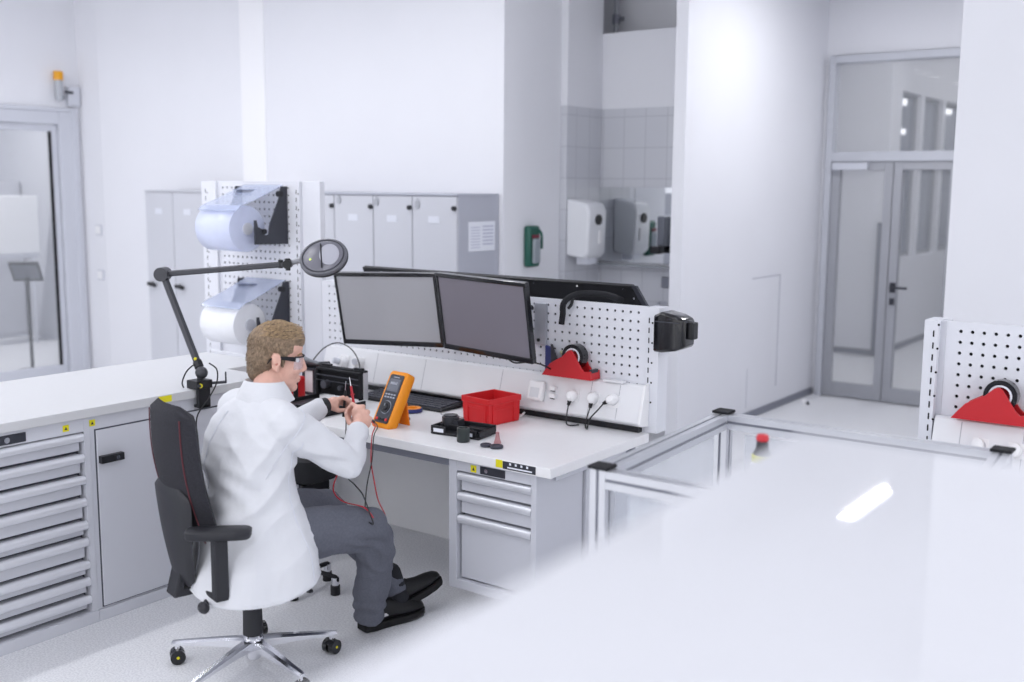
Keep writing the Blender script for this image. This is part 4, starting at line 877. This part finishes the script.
MB().box(-.187, -.182, -.25, -.22, .50, .56).build('adjuster', LFRAME, bk, local=True)
for s, zp in ((1, .685), (-1, .685)):
    pd_ = MB(); pd_.loft([superring(z, hx, hy, cy=.0, n=40, p=5) for z, hx, hy in ((zp-.026, .036, .108), (zp-.020, .042, .116), (zp+.004, .044, .118), (zp+.010, .038, .110))])
    for i in range(len(pd_.v)): pd_.v[i] = Matrix.Rotation(math.radians(-32 if s > 0 else 8), 3, 'Z') @ pd_.v[i]+V((s*.252, -.234 if s > 0 else .05, 0))
    ar = pd_.build('armrest', CHP, t, local=True, smooth=True, angle=50)
    yo = 0 if s > 0 else .285; MB().box(s*.256-.020, s*.256+.020, -.262+yo, -.208+yo, .43, zp-.024).build('armrest_post', CHP, t, local=True, bevel=.006)
    MB().box(min(s*.06, s*.276), max(s*.06, s*.276), -.26+yo, -.21+yo, .425, .444).box(s*.06-.02, s*.06+.02, -.26+yo*.6, -.1+yo*.6, .415, .44).build('armrest_bracket', CHP, t, local=True, bevel=.005)

# stool half hidden under the bench
t = thing('stool', 'black stool with chrome foot under the workbench, half hidden behind the man', 'stool', (-3.70, 3.42, 0))
b = MB(); b.loft([[v+V((-3.70, 3.42, 0)) for v in superring(z, h, h)] for z, h in ((.55, .09), (.56, .115), (.62, .12), (.66, .11), (.668, .09))]); b.build('seat', BLKM, t, smooth=True)
MB().box(-3.76, -3.64, 3.32, 3.50, .44, .55).build('seat_mechanism', BLKG, t, bevel=.008)
MB().box(-3.70, -3.66, 3.30, 3.322, .46, .55).build('grip_plate', LFRAME, t, bevel=.003)
MB().cyl((-3.70, 3.42, .08), (-3.70, 3.42, .46), .022, n=16).build('column', CHROME, t, smooth=True)
for k in range(4):
    a = math.radians(12+90*k); e = V((-3.70+.14*math.cos(a), 3.42+.14*math.sin(a), 0))
    MB().tube([V((-3.70, 3.42, .10)), e+V((0, 0, .085)), e+V((0, 0, .06))], .012, n=8, sub=4).build('foot_arm', BLKM, t, smooth=True)
    MB().cyl(e+V((0, 0, .045)), e+V((0, 0, .085)), .018, n=14).build('foot_sleeve', CHROME, t, smooth=True)
    MB().cyl(e, e+V((0, 0, .046)), .023, n=16).build('rubber_foot', BLK, t, smooth=True)

# ------------------------------------------------------------------ the man
VA = 36.27
def fdir(th): a = math.radians(VA+th); return V((math.cos(a), math.sin(a), 0))
def rdir(th): a = math.radians(VA+th-90); return V((math.cos(a), math.sin(a), 0))
man = thing('person', 'seated man in a white lab coat and safety glasses working at the bench', 'person', (-3.2, 2.72, 0))
S = 1.05
hc_ = V((-3.270, 2.862, 1.248))
MH = T(hc_) @ Matrix.Rotation(math.radians(VA+17-90), 4, 'Z') @ Matrix.Rotation(math.radians(-7), 4, 'X') @ Matrix.Scale(S, 4) @ Matrix.Scale(1.10, 4, V((0, 0, 1)))
H = lambda x, y, z: MH @ V((x, y, z))
R_img = V((.8062, .5916, 0)); F_img = V((-.5916, .8062, 0)); Zu = V((0, 0, 1))
K = .00434
def hand_pts(o): return lambda dx, dy, f: o+R_img*(dx*K)-Zu*(dy*K)+F_img*f
body = MB()
def hell(c, r, rx=0, rz=0):
    Mx = MH.to_3x3() @ Matrix.Rotation(math.radians(rz), 3, 'Z') @ Matrix.Rotation(math.radians(rx), 3, 'X')
    body.ell(H(*c), r, None, Mx, nu=24, nv=16)
hell((0, -.010, .030), (.076, .096, .080))
hell((0, .025, .045), (.066, .072, .058))
hell((0, .035, -.030), (.058, .062, .072))
hell((0, .030, -.075), (.050, .056, .038), rx=-8)
hell((0, .070, -.100), (.024, .021, .019))
hell((0, .074, .018), (.044, .022, .016))
for s in (-1, 1):
    hell((s*.036, .066, -.032), (.020, .022, .022))
    hell((s*.0455, .010, -.075), (.012, .032, .022), rx=25)
    # ears: rim, lobe and inner fold
    hell((s*.079, -.006, -.008), (.006, .019, .031), rz=s*-22, rx=-8)
    hell((s*.084, -.012, .004), (.006, .014, .020), rz=s*-25)
    hell((s*.078, .001, -.034), (.006, .009, .010))
    hell((s*.011, .101, -.039), (.008, .009, .007))
for a, b_, ra_, rb_ in (((0, .090, .012), (0, .109, -.032), .009, .0115),): body.capsule([H(*a), H(*b_)], [ra_*S, rb_*S], n=12)
hell((0, .087, -.066), (.024, .012, .0065)); hell((0, .086, -.077), (.020, .012, .007))
# neck, shoulders, trunk, arms and legs under the clothes
body.capsule([V((-3.25, 2.775, 1.06)), V((-3.255, 2.80, 1.13)), H(0, -.018, -.055)], [.068, .060, .056], n=20)
body.capsule([V((-3.19, 2.69, .58)), V((-3.24, 2.69, .80)), V((-3.255, 2.73, 1.0))], [.12, .11, .10], n=20)
rs, re_, rw = V((-3.075, 2.725, 1.025)), V((-2.975, 2.961, .843)), V((-3.165, 3.212, .893))
ls, le_, lw = V((-3.425, 2.80, 1.03)), V((-3.516, 3.088, .850)), V((-3.425, 3.253, .962))
body.capsule([V((-3.22, 2.75, 1.01)), rs+V((0, 0, -.02)), re_, rw], [.05, .045, .040, .028], n=14)
body.capsule([V((-3.28, 2.75, 1.01)), ls+V((0, 0, -.02)), le_, lw], [.05, .045, .040, .028], n=14)
body.capsule([V((-3.10, 2.70, .56)), V((-2.951, 3.079, .555)), V((-3.10, 3.205, .10))], [.08, .052, .036], n=14)
body.capsule([V((-3.276, 2.74, .56)), V((-3.336, 3.190, .535)), V((-3.130, 3.40, .13))], [.08, .052, .036], n=14)
def fingers(P0, chains):
    for pts, r in chains:
        n = len(pts); body.capsule([P0(*p) for p in pts], [r*(1-.10*i) for i in range(n)], n=10)
# right hand: loose fist seen from its back, fingers curling to the left round the probe
hr = hand_pts(V((-3.231, 3.291, .934)))
body.capsule([rw, hr(-1, 8, -.035)], [.027, .030], n=14)
for c in ((0, 4, -.012), (3, 0, .0), (-2, -3, .012), (5, 4, -.005)): body.ell(hr(*c), (.031, .026, .036), None, None, nu=16, nv=10)
fingers(hr, [([(-3, -9, .020), (-9, -11, .045), (-14, -5, .050), (-14.5, 0, .040)], .0112),
             ([(3, -10, .010), (-4, -8, .052), (-11, -2, .058), (-13, 3, .045)], .0118),
             ([(8, -5, .002), (3, -4, .050), (-5, 2, .060), (-9, 6, .044)], .0112),
             ([(11, 1, -.010), (8, 3, .034), (1, 8, .046), (-4, 10, .032)], .0098),
             ([(-5, 9, -.015), (-11, 6, .002), (-14, 0, .018), (-14.5, -3.5, .026)], .0122)])
# left hand: pinching, pointing to the right
hl = hand_pts(V((-3.405, 3.312, .972)))
body.capsule([lw, hl(-7, 1.5, -.01)], [.026, .028], n=14)
for c in ((-6, 1, 0), (-1, -1, .005), (0, 0, .025), (-2, 3, .0)): body.ell(hl(*c), (.030, .026, .022), None, None, nu=16, nv=10)
fingers(hl, [([(3, -3.5, -.004), (9, -6, -.008), (15, -2, -.006), (17, 3, -.002)], .0108),
             ([(4, -2, .018), (11, -4, .022), (16, 0, .022), (15, 5, .014)], .0112),
             ([(3, 0, .036), (9, -1, .044), (13, 3, .044), (11, 7, .034)], .0108),
             ([(0, 3, .048), (6, 4, .058), (9, 7, .056), (7, 10, .046)], .0094),
             ([(-3, 5, -.008), (4, 7.5, -.014), (11, 7, -.012), (16, 5.5, -.006)], .0120)])
skin = remeshed(body, .0036, smooth=3)
so = skin.build('body', SKIN, man); so.data.shade_smooth()
# fingernails on the right thumb and left index/thumb
for P0, p in ((hl, (16.5, 1.6, -.012)), (hl, (15.5, 4.6, -.018)), (hr, (-14.8, -3.0, .014))):
    MB().ell(P0(*p), (.006, .004, .006), nu=10, nv=6).build('fingernail', mat('nail', (236, 198, 184), .3), so, smooth=True)
# face details
for s in (-1, 1):
    e = MB(); e.ell(H(s*.031, .073, -.002), (.0125, .0125, .0125), mat('eye_white', (235, 233, 232), .2), nu=16, nv=10); e.ell(H(s*.031, .0815, -.003), (.0055, .0055, .0055), mat('iris', (70, 92, 110), .2), nu=12, nv=8)
    e.build('eye', None, so, smooth=True)
    MB().tube([H(s*.015, .092, .017), H(s*.033, .089, .023), H(s*.050, .075, .017)], .0036*S, n=6).build('eyebrow', mat('brow_hair', (150, 118, 88), .8), so, smooth=True)
MB().tube([H(-.019, .0945, -.0715), H(0, .0985, -.0712), H(.019, .0945, -.0715)], .0022, n=6).build('lips', mat('lip', (190, 118, 112), .5), so, smooth=True)
e = MB(); e.ell(H(.0855, -.004, -.006), (.003, .008, .013), None, MH.to_3x3(), nu=12, nv=8); e.build('ear_hollow', mat('ear_shade_skin', (196, 128, 116), .6), so, smooth=True)

# hair: cap of short hair plus tufts
hb = MB()
def hhell(c, r, rx=0): hb.ell(H(*c), r, None, MH.to_3x3() @ Matrix.Rotation(math.radians(rx), 3, 'X'), nu=28, nv=18)
hhell((0, -.012, .046), (.082, .100, .076))
hhell((0, .018, .066), (.070, .084, .052))
hhell((0, .056, .080), (.050, .030, .022), rx=-12)
hhell((0, -.052, .000), (.074, .058, .078))
hhell((0, -.070, -.045), (.056, .034, .045))
for s in (-1, 1): hhell((s*.068, .006, .030), (.013, .034, .034)); hhell((s*.070, .020, -.002), (.006, .008, .022))
MHi = MH.inverted()
def in_hair(p):      # p in head space: True where hair grows
    x, y, z = p
    if y > .055 and z < .062: return False
    if abs(x) > .055 and -.030 < y < .020 and z < .022: return False
    return True
def hairfn(v, n):
    p = MHi @ v
    k = noise.noise(V((p.x*50, p.y*14, p.z*20)))*.0030+noise.noise(V((p.x*120, p.y*30, p.z*50)))*.0012
    if p.z > .06: k += noise.noise(V((p.x*45, p.y*12+3, p.z*20)))*.005
    return v + n*k
hair = remeshed(hb, .004, smooth=2, fn=hairfn)
ho = hair.build('hair', HAIR, man, smooth=False); ho.data.shade_smooth()
hv = [(v, MHi @ v) for v in hair.v]
random.seed(3)
# surface normals approximated from the head centre
for gi, (cond, L, nmx) in enumerate(((lambda p: p.z > .072, .020, 1100), (lambda p: p.z <= .072 and p.z > -.06, .010, 1000))):
    tf = MB(); cand = [(v, p) for v, p in hv if cond(p) and (p.y < .055 or p.z > .072) and p.y < .078]
    for _ in range(nmx):
        v, p = random.choice(cand)
        n = (MH.to_3x3() @ (p-V((0, -.01, .03)))).normalized()
        if gi == 0: d = (MH.to_3x3() @ V((random.uniform(-.15, .15)+p.x*2, .95, .10+random.uniform(-.1, .12)))).normalized(); d = (d*.93+n*.24).normalized()
        else: d = (MH.to_3x3() @ V((0, -.25+random.uniform(-.1, .1), -1))).normalized(); d = (d*.96+n*.16).normalized()
        s = d.cross(n).normalized(); w0 = .0022; l = L*random.uniform(.6, 1.1)
        a = v-n*.002; m_ = v+d*l*.55+n*.002; e_ = v+d*l-n*.002
        u = n*.0011
        tf.add([a-s*w0-u, a+s*w0-u, a+u*1.5, m_-s*w0*.7-u, m_+s*w0*.7-u, m_+u*1.2, e_], [(0, 1, 4, 3), (1, 2, 5, 4), (2, 0, 3, 5), (3, 4, 6), (4, 5, 6), (5, 3, 6), (2, 1, 0)])
    tf.build(('top_tufts', 'side_tufts')[gi], (mat('blond_tuft', (166, 142, 112), .6, noise_amt=.4, nscale=90), mat('brown_tuft', (122, 105, 88), .65, noise_amt=.3, nscale=90))[gi], ho)

# safety glasses
gl = MB(); LENS = mat('safety_lens', (205, 214, 236), .04, alpha=.16, spec=.8)
rings = []
for a in range(-80, 81, 10):
    r_ = math.radians(a); x = math.sin(r_)*.074; y = .052+math.cos(r_)*.050
    zt = .012; zb = -.030+(.012 if abs(a) < 12 else 0)
    o = V((math.sin(r_), math.cos(r_), 0))*.002
    rings.append([H(x, y, zb), H(x+o.x, y+o.y, zb), H(x+o.x, y+o.y, zt), H(x, y, zt)])
gl.loft(rings); glo = gl.build('safety_glasses', LENS, man, smooth=True, angle=50); 
for s in (-1, 1): MB().loft([[H(s*(x+w*a), y, z+h*b) for a, b in ((-1, -1), (1, -1), (1, 1), (-1, 1))] for x, y, z, w, h in ((.0745, .066, .006, .0025, .008), (.079, .035, .007, .0025, .0065), (.082, .0, .008, .002, .005), (.080, -.028, .0, .002, .004), (.078, -.038, -.016, .002, .003))]).build('temple_arm', BLKM, glo, bevel=.0008)
MB().tube([H(x, y, .0135) for x, y in [(math.sin(math.radians(a))*.0745, .052+math.cos(math.radians(a))*.051) for a in range(-78, 79, 12)]], .0028*S, n=6, sub=2).build('brow_bar', BLKM, glo, smooth=True)

# lab coat
cb = MB()
def cring(c, z, rx, ry, th, n=36, p=2.3):
    f, r = fdir(th), rdir(th); o = []
    for i in range(n):
        a = 2*PI*i/n; cc, ss = math.cos(a), math.sin(a)
        o.append(V((c[0], c[1], z))+r*(rx*abs(cc)**(2/p)*(1 if cc >= 0 else -1))+f*(ry*abs(ss)**(2/p)*(1 if ss >= 0 else -1)))
    return o
cb.loft([cring((-3.182, 2.646), .392, .268, .246, 32), cring((-3.182, 2.646), .402, .274, .252, 32), cring((-3.184, 2.654), .45, .268, .246, 32), cring((-3.18, 2.668), .52, .255, .235, 32), cring((-3.200, 2.678), .61, .235, .205, 32), cring((-3.222, 2.680), .70, .212, .175, 34),
         cring((-3.238, 2.683), .79, .205, .162, 36), cring((-3.250, 2.690), .87, .212, .162, 38), cring((-3.256, 2.710), .95, .222, .155, 42), cring((-3.254, 2.733), 1.01, .215, .140, 44), cring((-3.252, 2.752), 1.06, .165, .115, 42), cring((-3.252, 2.768), 1.10, .10, .095, 38), cring((-3.253, 2.780), 1.125, .078, .080, 34)])
cb.capsule([V((-3.15, 2.735, 1.035)), rs+V((0, 0, -.005)), rs.lerp(re_, .5), re_+V((.0, .0, -.005)), re_.lerp(rw, .5)+V((0, 0, -.008)), re_.lerp(rw, .93)], [.082, .084, .074, .064, .056, .048], n=22)
cb.capsule([V((-3.35, 2.775, 1.04)), ls+V((0, 0, -.005)), ls.lerp(le_, .5), le_, le_.lerp(lw, .5), le_.lerp(lw, .93)], [.085, .088, .078, .068, .055, .045], n=22)
cb.capsule([V((-3.13, 2.68, .54)), V((-3.08, 2.77, .545))], [.12, .115], n=22)
FOLDS = [(V((-3.05, 2.62, .80)), .26, 62, .0065, (R_img*-.75+Zu*.66)), (V((-3.22, 2.55, .66)), .26, 48, .006, (R_img*-.55+Zu*.83)), (V((-3.08, 2.60, 1.0)), .24, 58, .004, (R_img*.7+Zu*.7)),
         (V((-3.0, 2.86, .92)), .20, 75, .006, (R_img*.35+Zu*.93)), (V((-3.07, 3.08, .87)), .18, 85, .005, (R_img*-.5+Zu*.86)), (V((-3.02, 2.72, .55)), .25, 42, .006, (R_img*.96-Zu*.25))]
def coatfn(v, n):
    # cloth folds: long soft ridges, stronger at the elbow, waist and skirt
    d = 0.0
    z = v.z; lat = (v-V((-3.22, 2.69, 0))).dot(R_img)
    skirt = max(0, min(1, (.62-z)/.2)); ang = math.atan2(v.y-2.66, v.x+3.18)
    d += skirt*.009*math.sin(ang*5+.8*math.sin(z*6)+1.0)
    de = (v-re_).length; k = max(0, 1-de/.20); d += k*.007*math.sin((v.z*55+v.x*38)+noise.noise(v*9)*3)
    ks = max(0, 1-(v-rs).length/.22); d += ks*.004*math.sin(v.z*60-lat*55+noise.noise(v*8)*4)
    kw = max(0, 1-abs(z-.80)/.16)*(1-skirt); d += kw*.0045*math.sin(z*52+lat*28+noise.noise(v*7)*3)
    d += noise.noise(V((v.x*7, v.y*7, v.z*9)))*.008+noise.noise(v*19)*.002
    for (c0_, s0, fr_, am, dr_) in FOLDS:
        q = v-c0_; kq = max(0, 1-q.length/s0); d += 1.5*am*kq*(1-2*abs(math.sin((q.dot(dr_)*fr_+noise.noise(v*6)*2.5)*.5)))
    if z < .405: d *= .3
    o = v+n*d
    # hem rises towards the front edge
    if z < .60:
        fr = (v-V((-3.17, 2.655, 0))).dot(fdir(10)); kk = max(0, (.60-z)/.21)
        o.z += kk*(max(0, (fr-.10)/.15)*.02)*1.5 - kk*.010*math.cos(fr*9)
    return o
coat = remeshed(cb, .006, smooth=4, fn=coatfn)
co_ = coat.build('lab_coat', COAT, man); co_.data.shade_smooth()
# collar: folded band standing round the neck
b = MB(); rings = []
for i in range(29):
    a = math.radians(-155+310*i/28); f, r = fdir(30), rdir(30)
    dr = -f*math.cos(a)+r*math.sin(a)
    c = V((-3.254, 2.784, 1.115)); lift = .010+.012*math.cos(a*.5)
    rings.append([c+dr*.070+V((0, 0, .030+lift)), c+dr*.076+V((0, 0, .034+lift)), c+dr*.094+V((0, 0, .014+lift*.4)), c+dr*.118+V((0, 0, -.026)), c+dr*.108+V((0, 0, -.032)), c+dr*.070+V((0, 0, -.015))])
b.loft(rings); b.build('collar', COAT, co_, smooth=True, angle=70)
# back seam, yoke seam, breast flap lines
SE = mat('coat_seam', (214, 217, 228), .9)
from mathutils.bvhtree import BVHTree
bvh = BVHTree.FromPolygons([v.co.copy() for v in co_.data.vertices], [tuple(q.vertices) for q in co_.data.polygons])
MC = wm(man); MCi = MC.inverted()
def on_coat(p, d):       # ray from outside onto the cloth
    h = bvh.ray_cast(MCi @ V(p), MCi.to_3x3() @ V(d))
    return None if h[0] is None else MC @ h[0] + V(d)*-.0018
def seam_line(name, rays, r=.0023):
    q = [x for x in (on_coat(p, d) for p, d in rays) if x is not None]
    if len(q) > 2: MB().tube(q, r, n=5, sub=1).build(name, SE, co_, smooth=True)
axis = lambda z: V((-3.18-.10*max(0, min(1, (z-.45)/.4)), 2.665+.05*max(0, (z-.7)/.4), z))
bd = fdir(34)
seam_line('back_seam', [(axis(z)-bd*.6, bd) for z in [.36+.02*k for k in range(36)]])
for th, z0, z1 in ((-52, .36, .98), (118, .36, .98)): 
    e_ = fdir(34+th); seam_line('panel_seam', [(axis(z)-e_*.6, e_) for z in [z0+.02*k for k in range(int((z1-z0)/.02))]])
ad = (re_-rs).normalized(); a0 = ad.orthogonal().normalized(); b0 = ad.cross(a0); c0 = rs.lerp(re_, .10)
rays = []
for k in range(25):
    q = 2*PI*k/24; o = a0*math.cos(q)+b0*math.sin(q)
    if o.dot(rdir(40)) > -.25 or o.z > .2: rays.append((c0+o*.3, -o))
seam_line('armhole_seam', rays)
cuff = MB(); d = (rw-re_).normalized(); a = d.orthogonal().normalized(); c_ = re_.lerp(rw, .96)
cuff.loft([cuff.ring(c_+d*h, a, d.cross(a), q, q, 26) for h, q in ((-.03, .046), (-.012, .049), (.012, .047), (.012, .041), (-.01, .040))]); cuff.build('cuff', COAT, co_, smooth=True, angle=60)
# wrist strap
d = (hl(-7, 1.5, -.01)-lw).normalized(); a = d.orthogonal().normalized(); u = d.cross(a); b = MB(); c_ = lw+d*.008
b.loft([b.ring(c_+d*h, a, u, q, q, 26) for h, q in ((-.016, .029), (-.016, .0345), (.016, .0345), (.016, .029), (-.016, .029))], cap=False)
b.build('wrist_strap', BLK, man, smooth=True, angle=50)
# trousers
tb = MB()
tb.capsule([V((-3.14, 2.66, .56)), V((-3.03, 2.90, .565)), V((-2.965, 3.055, .548)), V((-2.985, 3.125, .44)), V((-3.03, 3.155, .30)), V((-3.085, 3.19, .17))], [.115, .100, .088, .082, .076, .070], n=22)
tb.cyl(V((-3.085, 3.19, .17)), V((-3.113, 3.206, .085)), .070, .066, 22)
tb.capsule([V((-3.27, 2.74, .56)), V((-3.32, 2.98, .565)), V((-3.336, 3.17, .535)), V((-3.28, 3.26, .43)), V((-3.20, 3.335, .28)), V((-3.145, 3.39, .165))], [.115, .100, .085, .075, .066, .060], n=22)
def trfn(v, n):
    kn = V((-2.965, 3.075, .50)); k = max(0, 1-(v-kn).length/.22)
    d = k*.010*math.sin(v.z*75+v.dot(R_img)*50+noise.noise(v*8)*4)+noise.noise(V((v.x*9, v.y*9, v.z*7)))*.010+noise.noise(v*24)*.003
    k2 = max(0, 1-abs(v.z-.14)/.09); d += k2*.006*math.sin(v.z*95+noise.noise(v*12)*3)
    return v+n*d
tr_ = remeshed(tb, .008, smooth=3, fn=trfn); tro = tr_.build('trousers', TROU, man); tro.data.shade_smooth()
# socks
for a, c in (((-3.145, 3.385, .22), (-3.130, 3.415, .10)), ((-3.105, 3.203, .16), (-3.125, 3.222, .08))): MB().capsule([V(a), V(c)], [.046, .048], n=18).build('sock', mat('sock_dark', (34, 35, 42), .9), man, smooth=True)
# shoes
def shoe(M, lab=None):
    prof = [(-.055, .030, .000, .060, .5), (-.045, .040, .0, .098, .6), (0, .046, .0, .105, .62), (.05, .044, .0, .098, .62), (.10, .046, .0, .078, .62), (.155, .052, .0, .062, .6), (.21, .050, .0, .054, .6), (.25, .040, .002, .044, .55), (.270, .022, .006, .032, .5)]
    b = MB(); so = MB(); rg = []; rs_ = []
    for y, hw, z0, z1, k in prof:
        hw *= 1.0
        rg.append([M @ V((hw*math.cos(a)*(1 if math.sin(a) < 0 else (1-.35*max(0, math.sin(a)))), y, z0+.020+(z1-z0)*(.5+.5*math.sin(a)))) for a in [2*PI*i/20 for i in range(20)]])
        rs_.append([M @ V((hw*1.07*c, y*1.02, zz)) for c, zz in ((-1, z0), (1, z0), (1.02, z0+.028), (-1.02, z0+.028))])
    b.loft(rg); o = b.build('shoe', SHOE, man, smooth=True, angle=60)
    so.loft(rs_); so.build('sole', mat('rubber_sole', (12, 12, 15), .7), o, bevel=.006)
    for y, s in ((-.02, 1), (.045, 1), (-.02, -1), (.045, -1)):
        MB().cbox((s*.0465, y, .052), (.006, .026, .014), REFL, M @ Matrix.Rotation(math.radians(8 if s > 0 else -8), 4, 'Z')).build('reflective_patch', None, o, bevel=.002)
    for k in range(4): MB().tube([M @ V((-.022, .055+k*.02, .108-k*.010)), M @ V((0, .06+k*.02, .119-k*.010)), M @ V((.022, .055+k*.02, .108-k*.010))], .0028, n=6, sub=3).build('lace', BLKM, o, smooth=True)
    return o
shoe(T((-3.150, 3.265, .002)) @ R2(76-90) @ Matrix.Scale(.98, 4) @ Matrix.Scale(1.2, 4, V((0, 0, 1))))
shoe(T((-3.135, 3.41, .035)) @ R2(77-90) @ Matrix.Rotation(math.radians(17), 4, 'X') @ Matrix.Rotation(math.radians(-8), 4, 'Y') @ Matrix.Scale(.95, 4) @ Matrix.Scale(1.2, 4, V((0, 0, 1))))

# ------------------------------------------------------------------ aluminium profile frame
t = thing('profile_frame', 'open aluminium profile frame with black end caps right of the workbench', 'frame', (-1.17, 3.18, 0))
A, B_, C_, D_ = V((-1.640, 2.700, 0)), V((-1.700, 3.668, 0)), V((-.723, 3.677, 0)), V((-.66, 2.70, 0))
def profile(p0, p1, up, w=.054):
    p0 = V(p0); p1 = V(p1); d = (p1-p0).normalized(); s = d.cross(V(up)).normalized(); u = s.cross(d).normalized(); h = w/2; g = .005; e = .006
    P2 = [(-h, -h), (-g, -h), (-g, -h+e), (g, -h+e), (g, -h), (h, -h), (h, -g), (h-e, -g), (h-e, g), (h, g), (h, h), (g, h), (g, h-e), (-g, h-e), (-g, h), (-h, h), (-h, g), (-h+e, g), (-h+e, -g), (-h, -g)]
    b = MB(); b.loft([[p+s*x+u*y for x, y in P2] for p in (p0, p1)], ALU)
    for a, c, q in ((0, h-e+.0008, 1), (0, -h+e-.0008, 1), (h-e+.0008, 0, 0), (-h+e-.0008, 0, 0)):
        o = [(a-g, c), (a+g, c)] if q else [(a, c-g), (a, c+g)]
        (x0, y0), (x1, y1) = o; b.add([p0+s*x0+u*y0, p0+s*x1+u*y1, p1+s*x1+u*y1, p1+s*x0+u*y0], [(0, 1, 2, 3)], RAIL)  # dark strips laid in the grooves to deepen their shade
    return b
for p in (A, B_, C_, D_):
    profile(p, p+V((0, 0, 1.094)), (0, 1, 0)).build('post', None, t)
    MB().cbox(p+V((0, 0, 1.098)), (.066, .066, .010), BLKM).build('end_cap', None, t, bevel=.002)
def inset(a, b, e=.0275): d = (b-a).normalized(); return a+d*e, b-d*e
for a, b_ in ((A, B_), (B_, C_), (C_, D_), (D_, A)):
    for z, nm in ((1.064, 'top_rail'), (.30, 'lower_rail')):
        p, q = inset(a, b_); profile(p+V((0, 0, z)), q+V((0, 0, z)), (0, 0, 1)).build(nm, None, t)
for a, b_ in ((A, B_), (B_, C_), (D_, A)):
    p, q = inset(a, b_, .09); b = MB(); d = (q-p).normalized(); s = d.cross(Zu)*.002
    b.add([p+s+V((0, 0, .33)), q+s+V((0, 0, .33)), q+s+V((0, 0, 1.02)), p+s+V((0, 0, 1.02)), p-s+V((0, 0, .33)), q-s+V((0, 0, .33)), q-s+V((0, 0, 1.02)), p-s+V((0, 0, 1.02))], [(0, 1, 2, 3), (7, 6, 5, 4), (0, 4, 5, 1), (1, 5, 6, 2), (2, 6, 7, 3), (3, 7, 4, 0)])
    b.build('clear_panel', mat('clear_acrylic', (214, 220, 232), .08, alpha=.28), t)
t = thing('emergency_stop_button', 'red topped emergency stop button standing inside the aluminium frame', 'emergency button', (-1.205, 2.868, .9))
c = V((-1.205, 2.868, 0))
MB().lathe(c, [(.015, 1.208), (.018, 1.211), (.018, 1.222), (.014, 1.228), (.003, 1.230)], n=28).build('button', mat('button_red', (198, 44, 56), .35), t, smooth=True)
MB().lathe(c, [(.026, 1.165), (.026, 1.175), (.018, 1.185), (.017, 1.208)], n=24).build('collar', mat('button_collar', (54, 54, 62), .4), t, smooth=True)
MB().lathe(c, [(.030, 1.150), (.030, 1.168), (.026, 1.170)], n=24).build('legend_ring', mat('legend_yellow', (208, 208, 70), .5), t, smooth=True)
MB().cbox(c+V((0, 0, 1.10)), (.055, .055, .10), WPLA).build('housing', None, t, bevel=.006)
MB().cyl(c, c+V((0, 0, 1.05)), .020, n=16).cyl(c, c+V((0, 0, .015)), .12, n=28).build('pedestal', ALU, t, smooth=True)

# ------------------------------------------------------------------ foreground machine cover
Mf = T((-.412, .40, 0)) @ R2(1.8)
t = thing('machine_cabinet', 'large glossy white machine cover filling the lower right foreground', 'machine', M=Mf)
MB().box(0, 1.6, -1.2, .735, 1.60, 1.66).build('top_cover', FG, t, local=True, bevel=.003)
MB().box(.04, 1.56, -1.16, .70, .10, 1.60).build('housing', mat('machine_side', (214, 216, 226), .4), t, local=True, bevel=.01)
MB().box(.03, .042, -.9, -.3, .3, 1.4).box(.03, .042, -.2, .5, .3, 1.4).build('side_door', CAB, t, local=True, bevel=.003)
for x in (.12, 1.48):
    for y in (-1.05, .60): MB().cyl((x, y, 0), (x, y, .10), .03, n=16).build('foot', BLK, t, local=True)

# ------------------------------------------------------------------ camera, world, view
w = bpy.data.worlds.new('world'); bpy.context.scene.world = w; w.use_nodes = True
bg = w.node_tree.nodes['Background']; bg.inputs['Color'].default_value = (.955, .962, .985, 1); bg.inputs['Strength'].default_value = 1.7
cam = bpy.data.cameras.new('camera'); co = bpy.data.objects.new('camera', cam); C.objects.link(co)
cam.sensor_width = 36; cam.lens = 1073.2/1024*36; cam.clip_start = .05
yaw, pitch, roll = map(math.radians, (36.27, 8.196, .424))
fw = V((-math.sin(yaw)*math.cos(pitch), math.cos(yaw)*math.cos(pitch), -math.sin(pitch)))
r0 = V((math.cos(yaw), math.sin(yaw), 0)); u0 = r0.cross(fw)
rr = r0*math.cos(roll)+u0*math.sin(roll); uu = -r0*math.sin(roll)+u0*math.cos(roll)
M = Matrix((rr, uu, -fw)).transposed().to_4x4(); M.translation = V((0, 0, 1.93))
co.matrix_world = M
cam.dof.use_dof = True; cam.dof.focus_distance = 4.7; cam.dof.aperture_fstop = 1.5
sc = bpy.context.scene; sc.camera = co
vs = sc.view_settings; sc.display_settings.display_device = 'sRGB'
vs.view_transform = 'Standard'; vs.look = 'None'; vs.gamma = 1; vs.use_curve_mapping = False; vs.exposure = 0.0
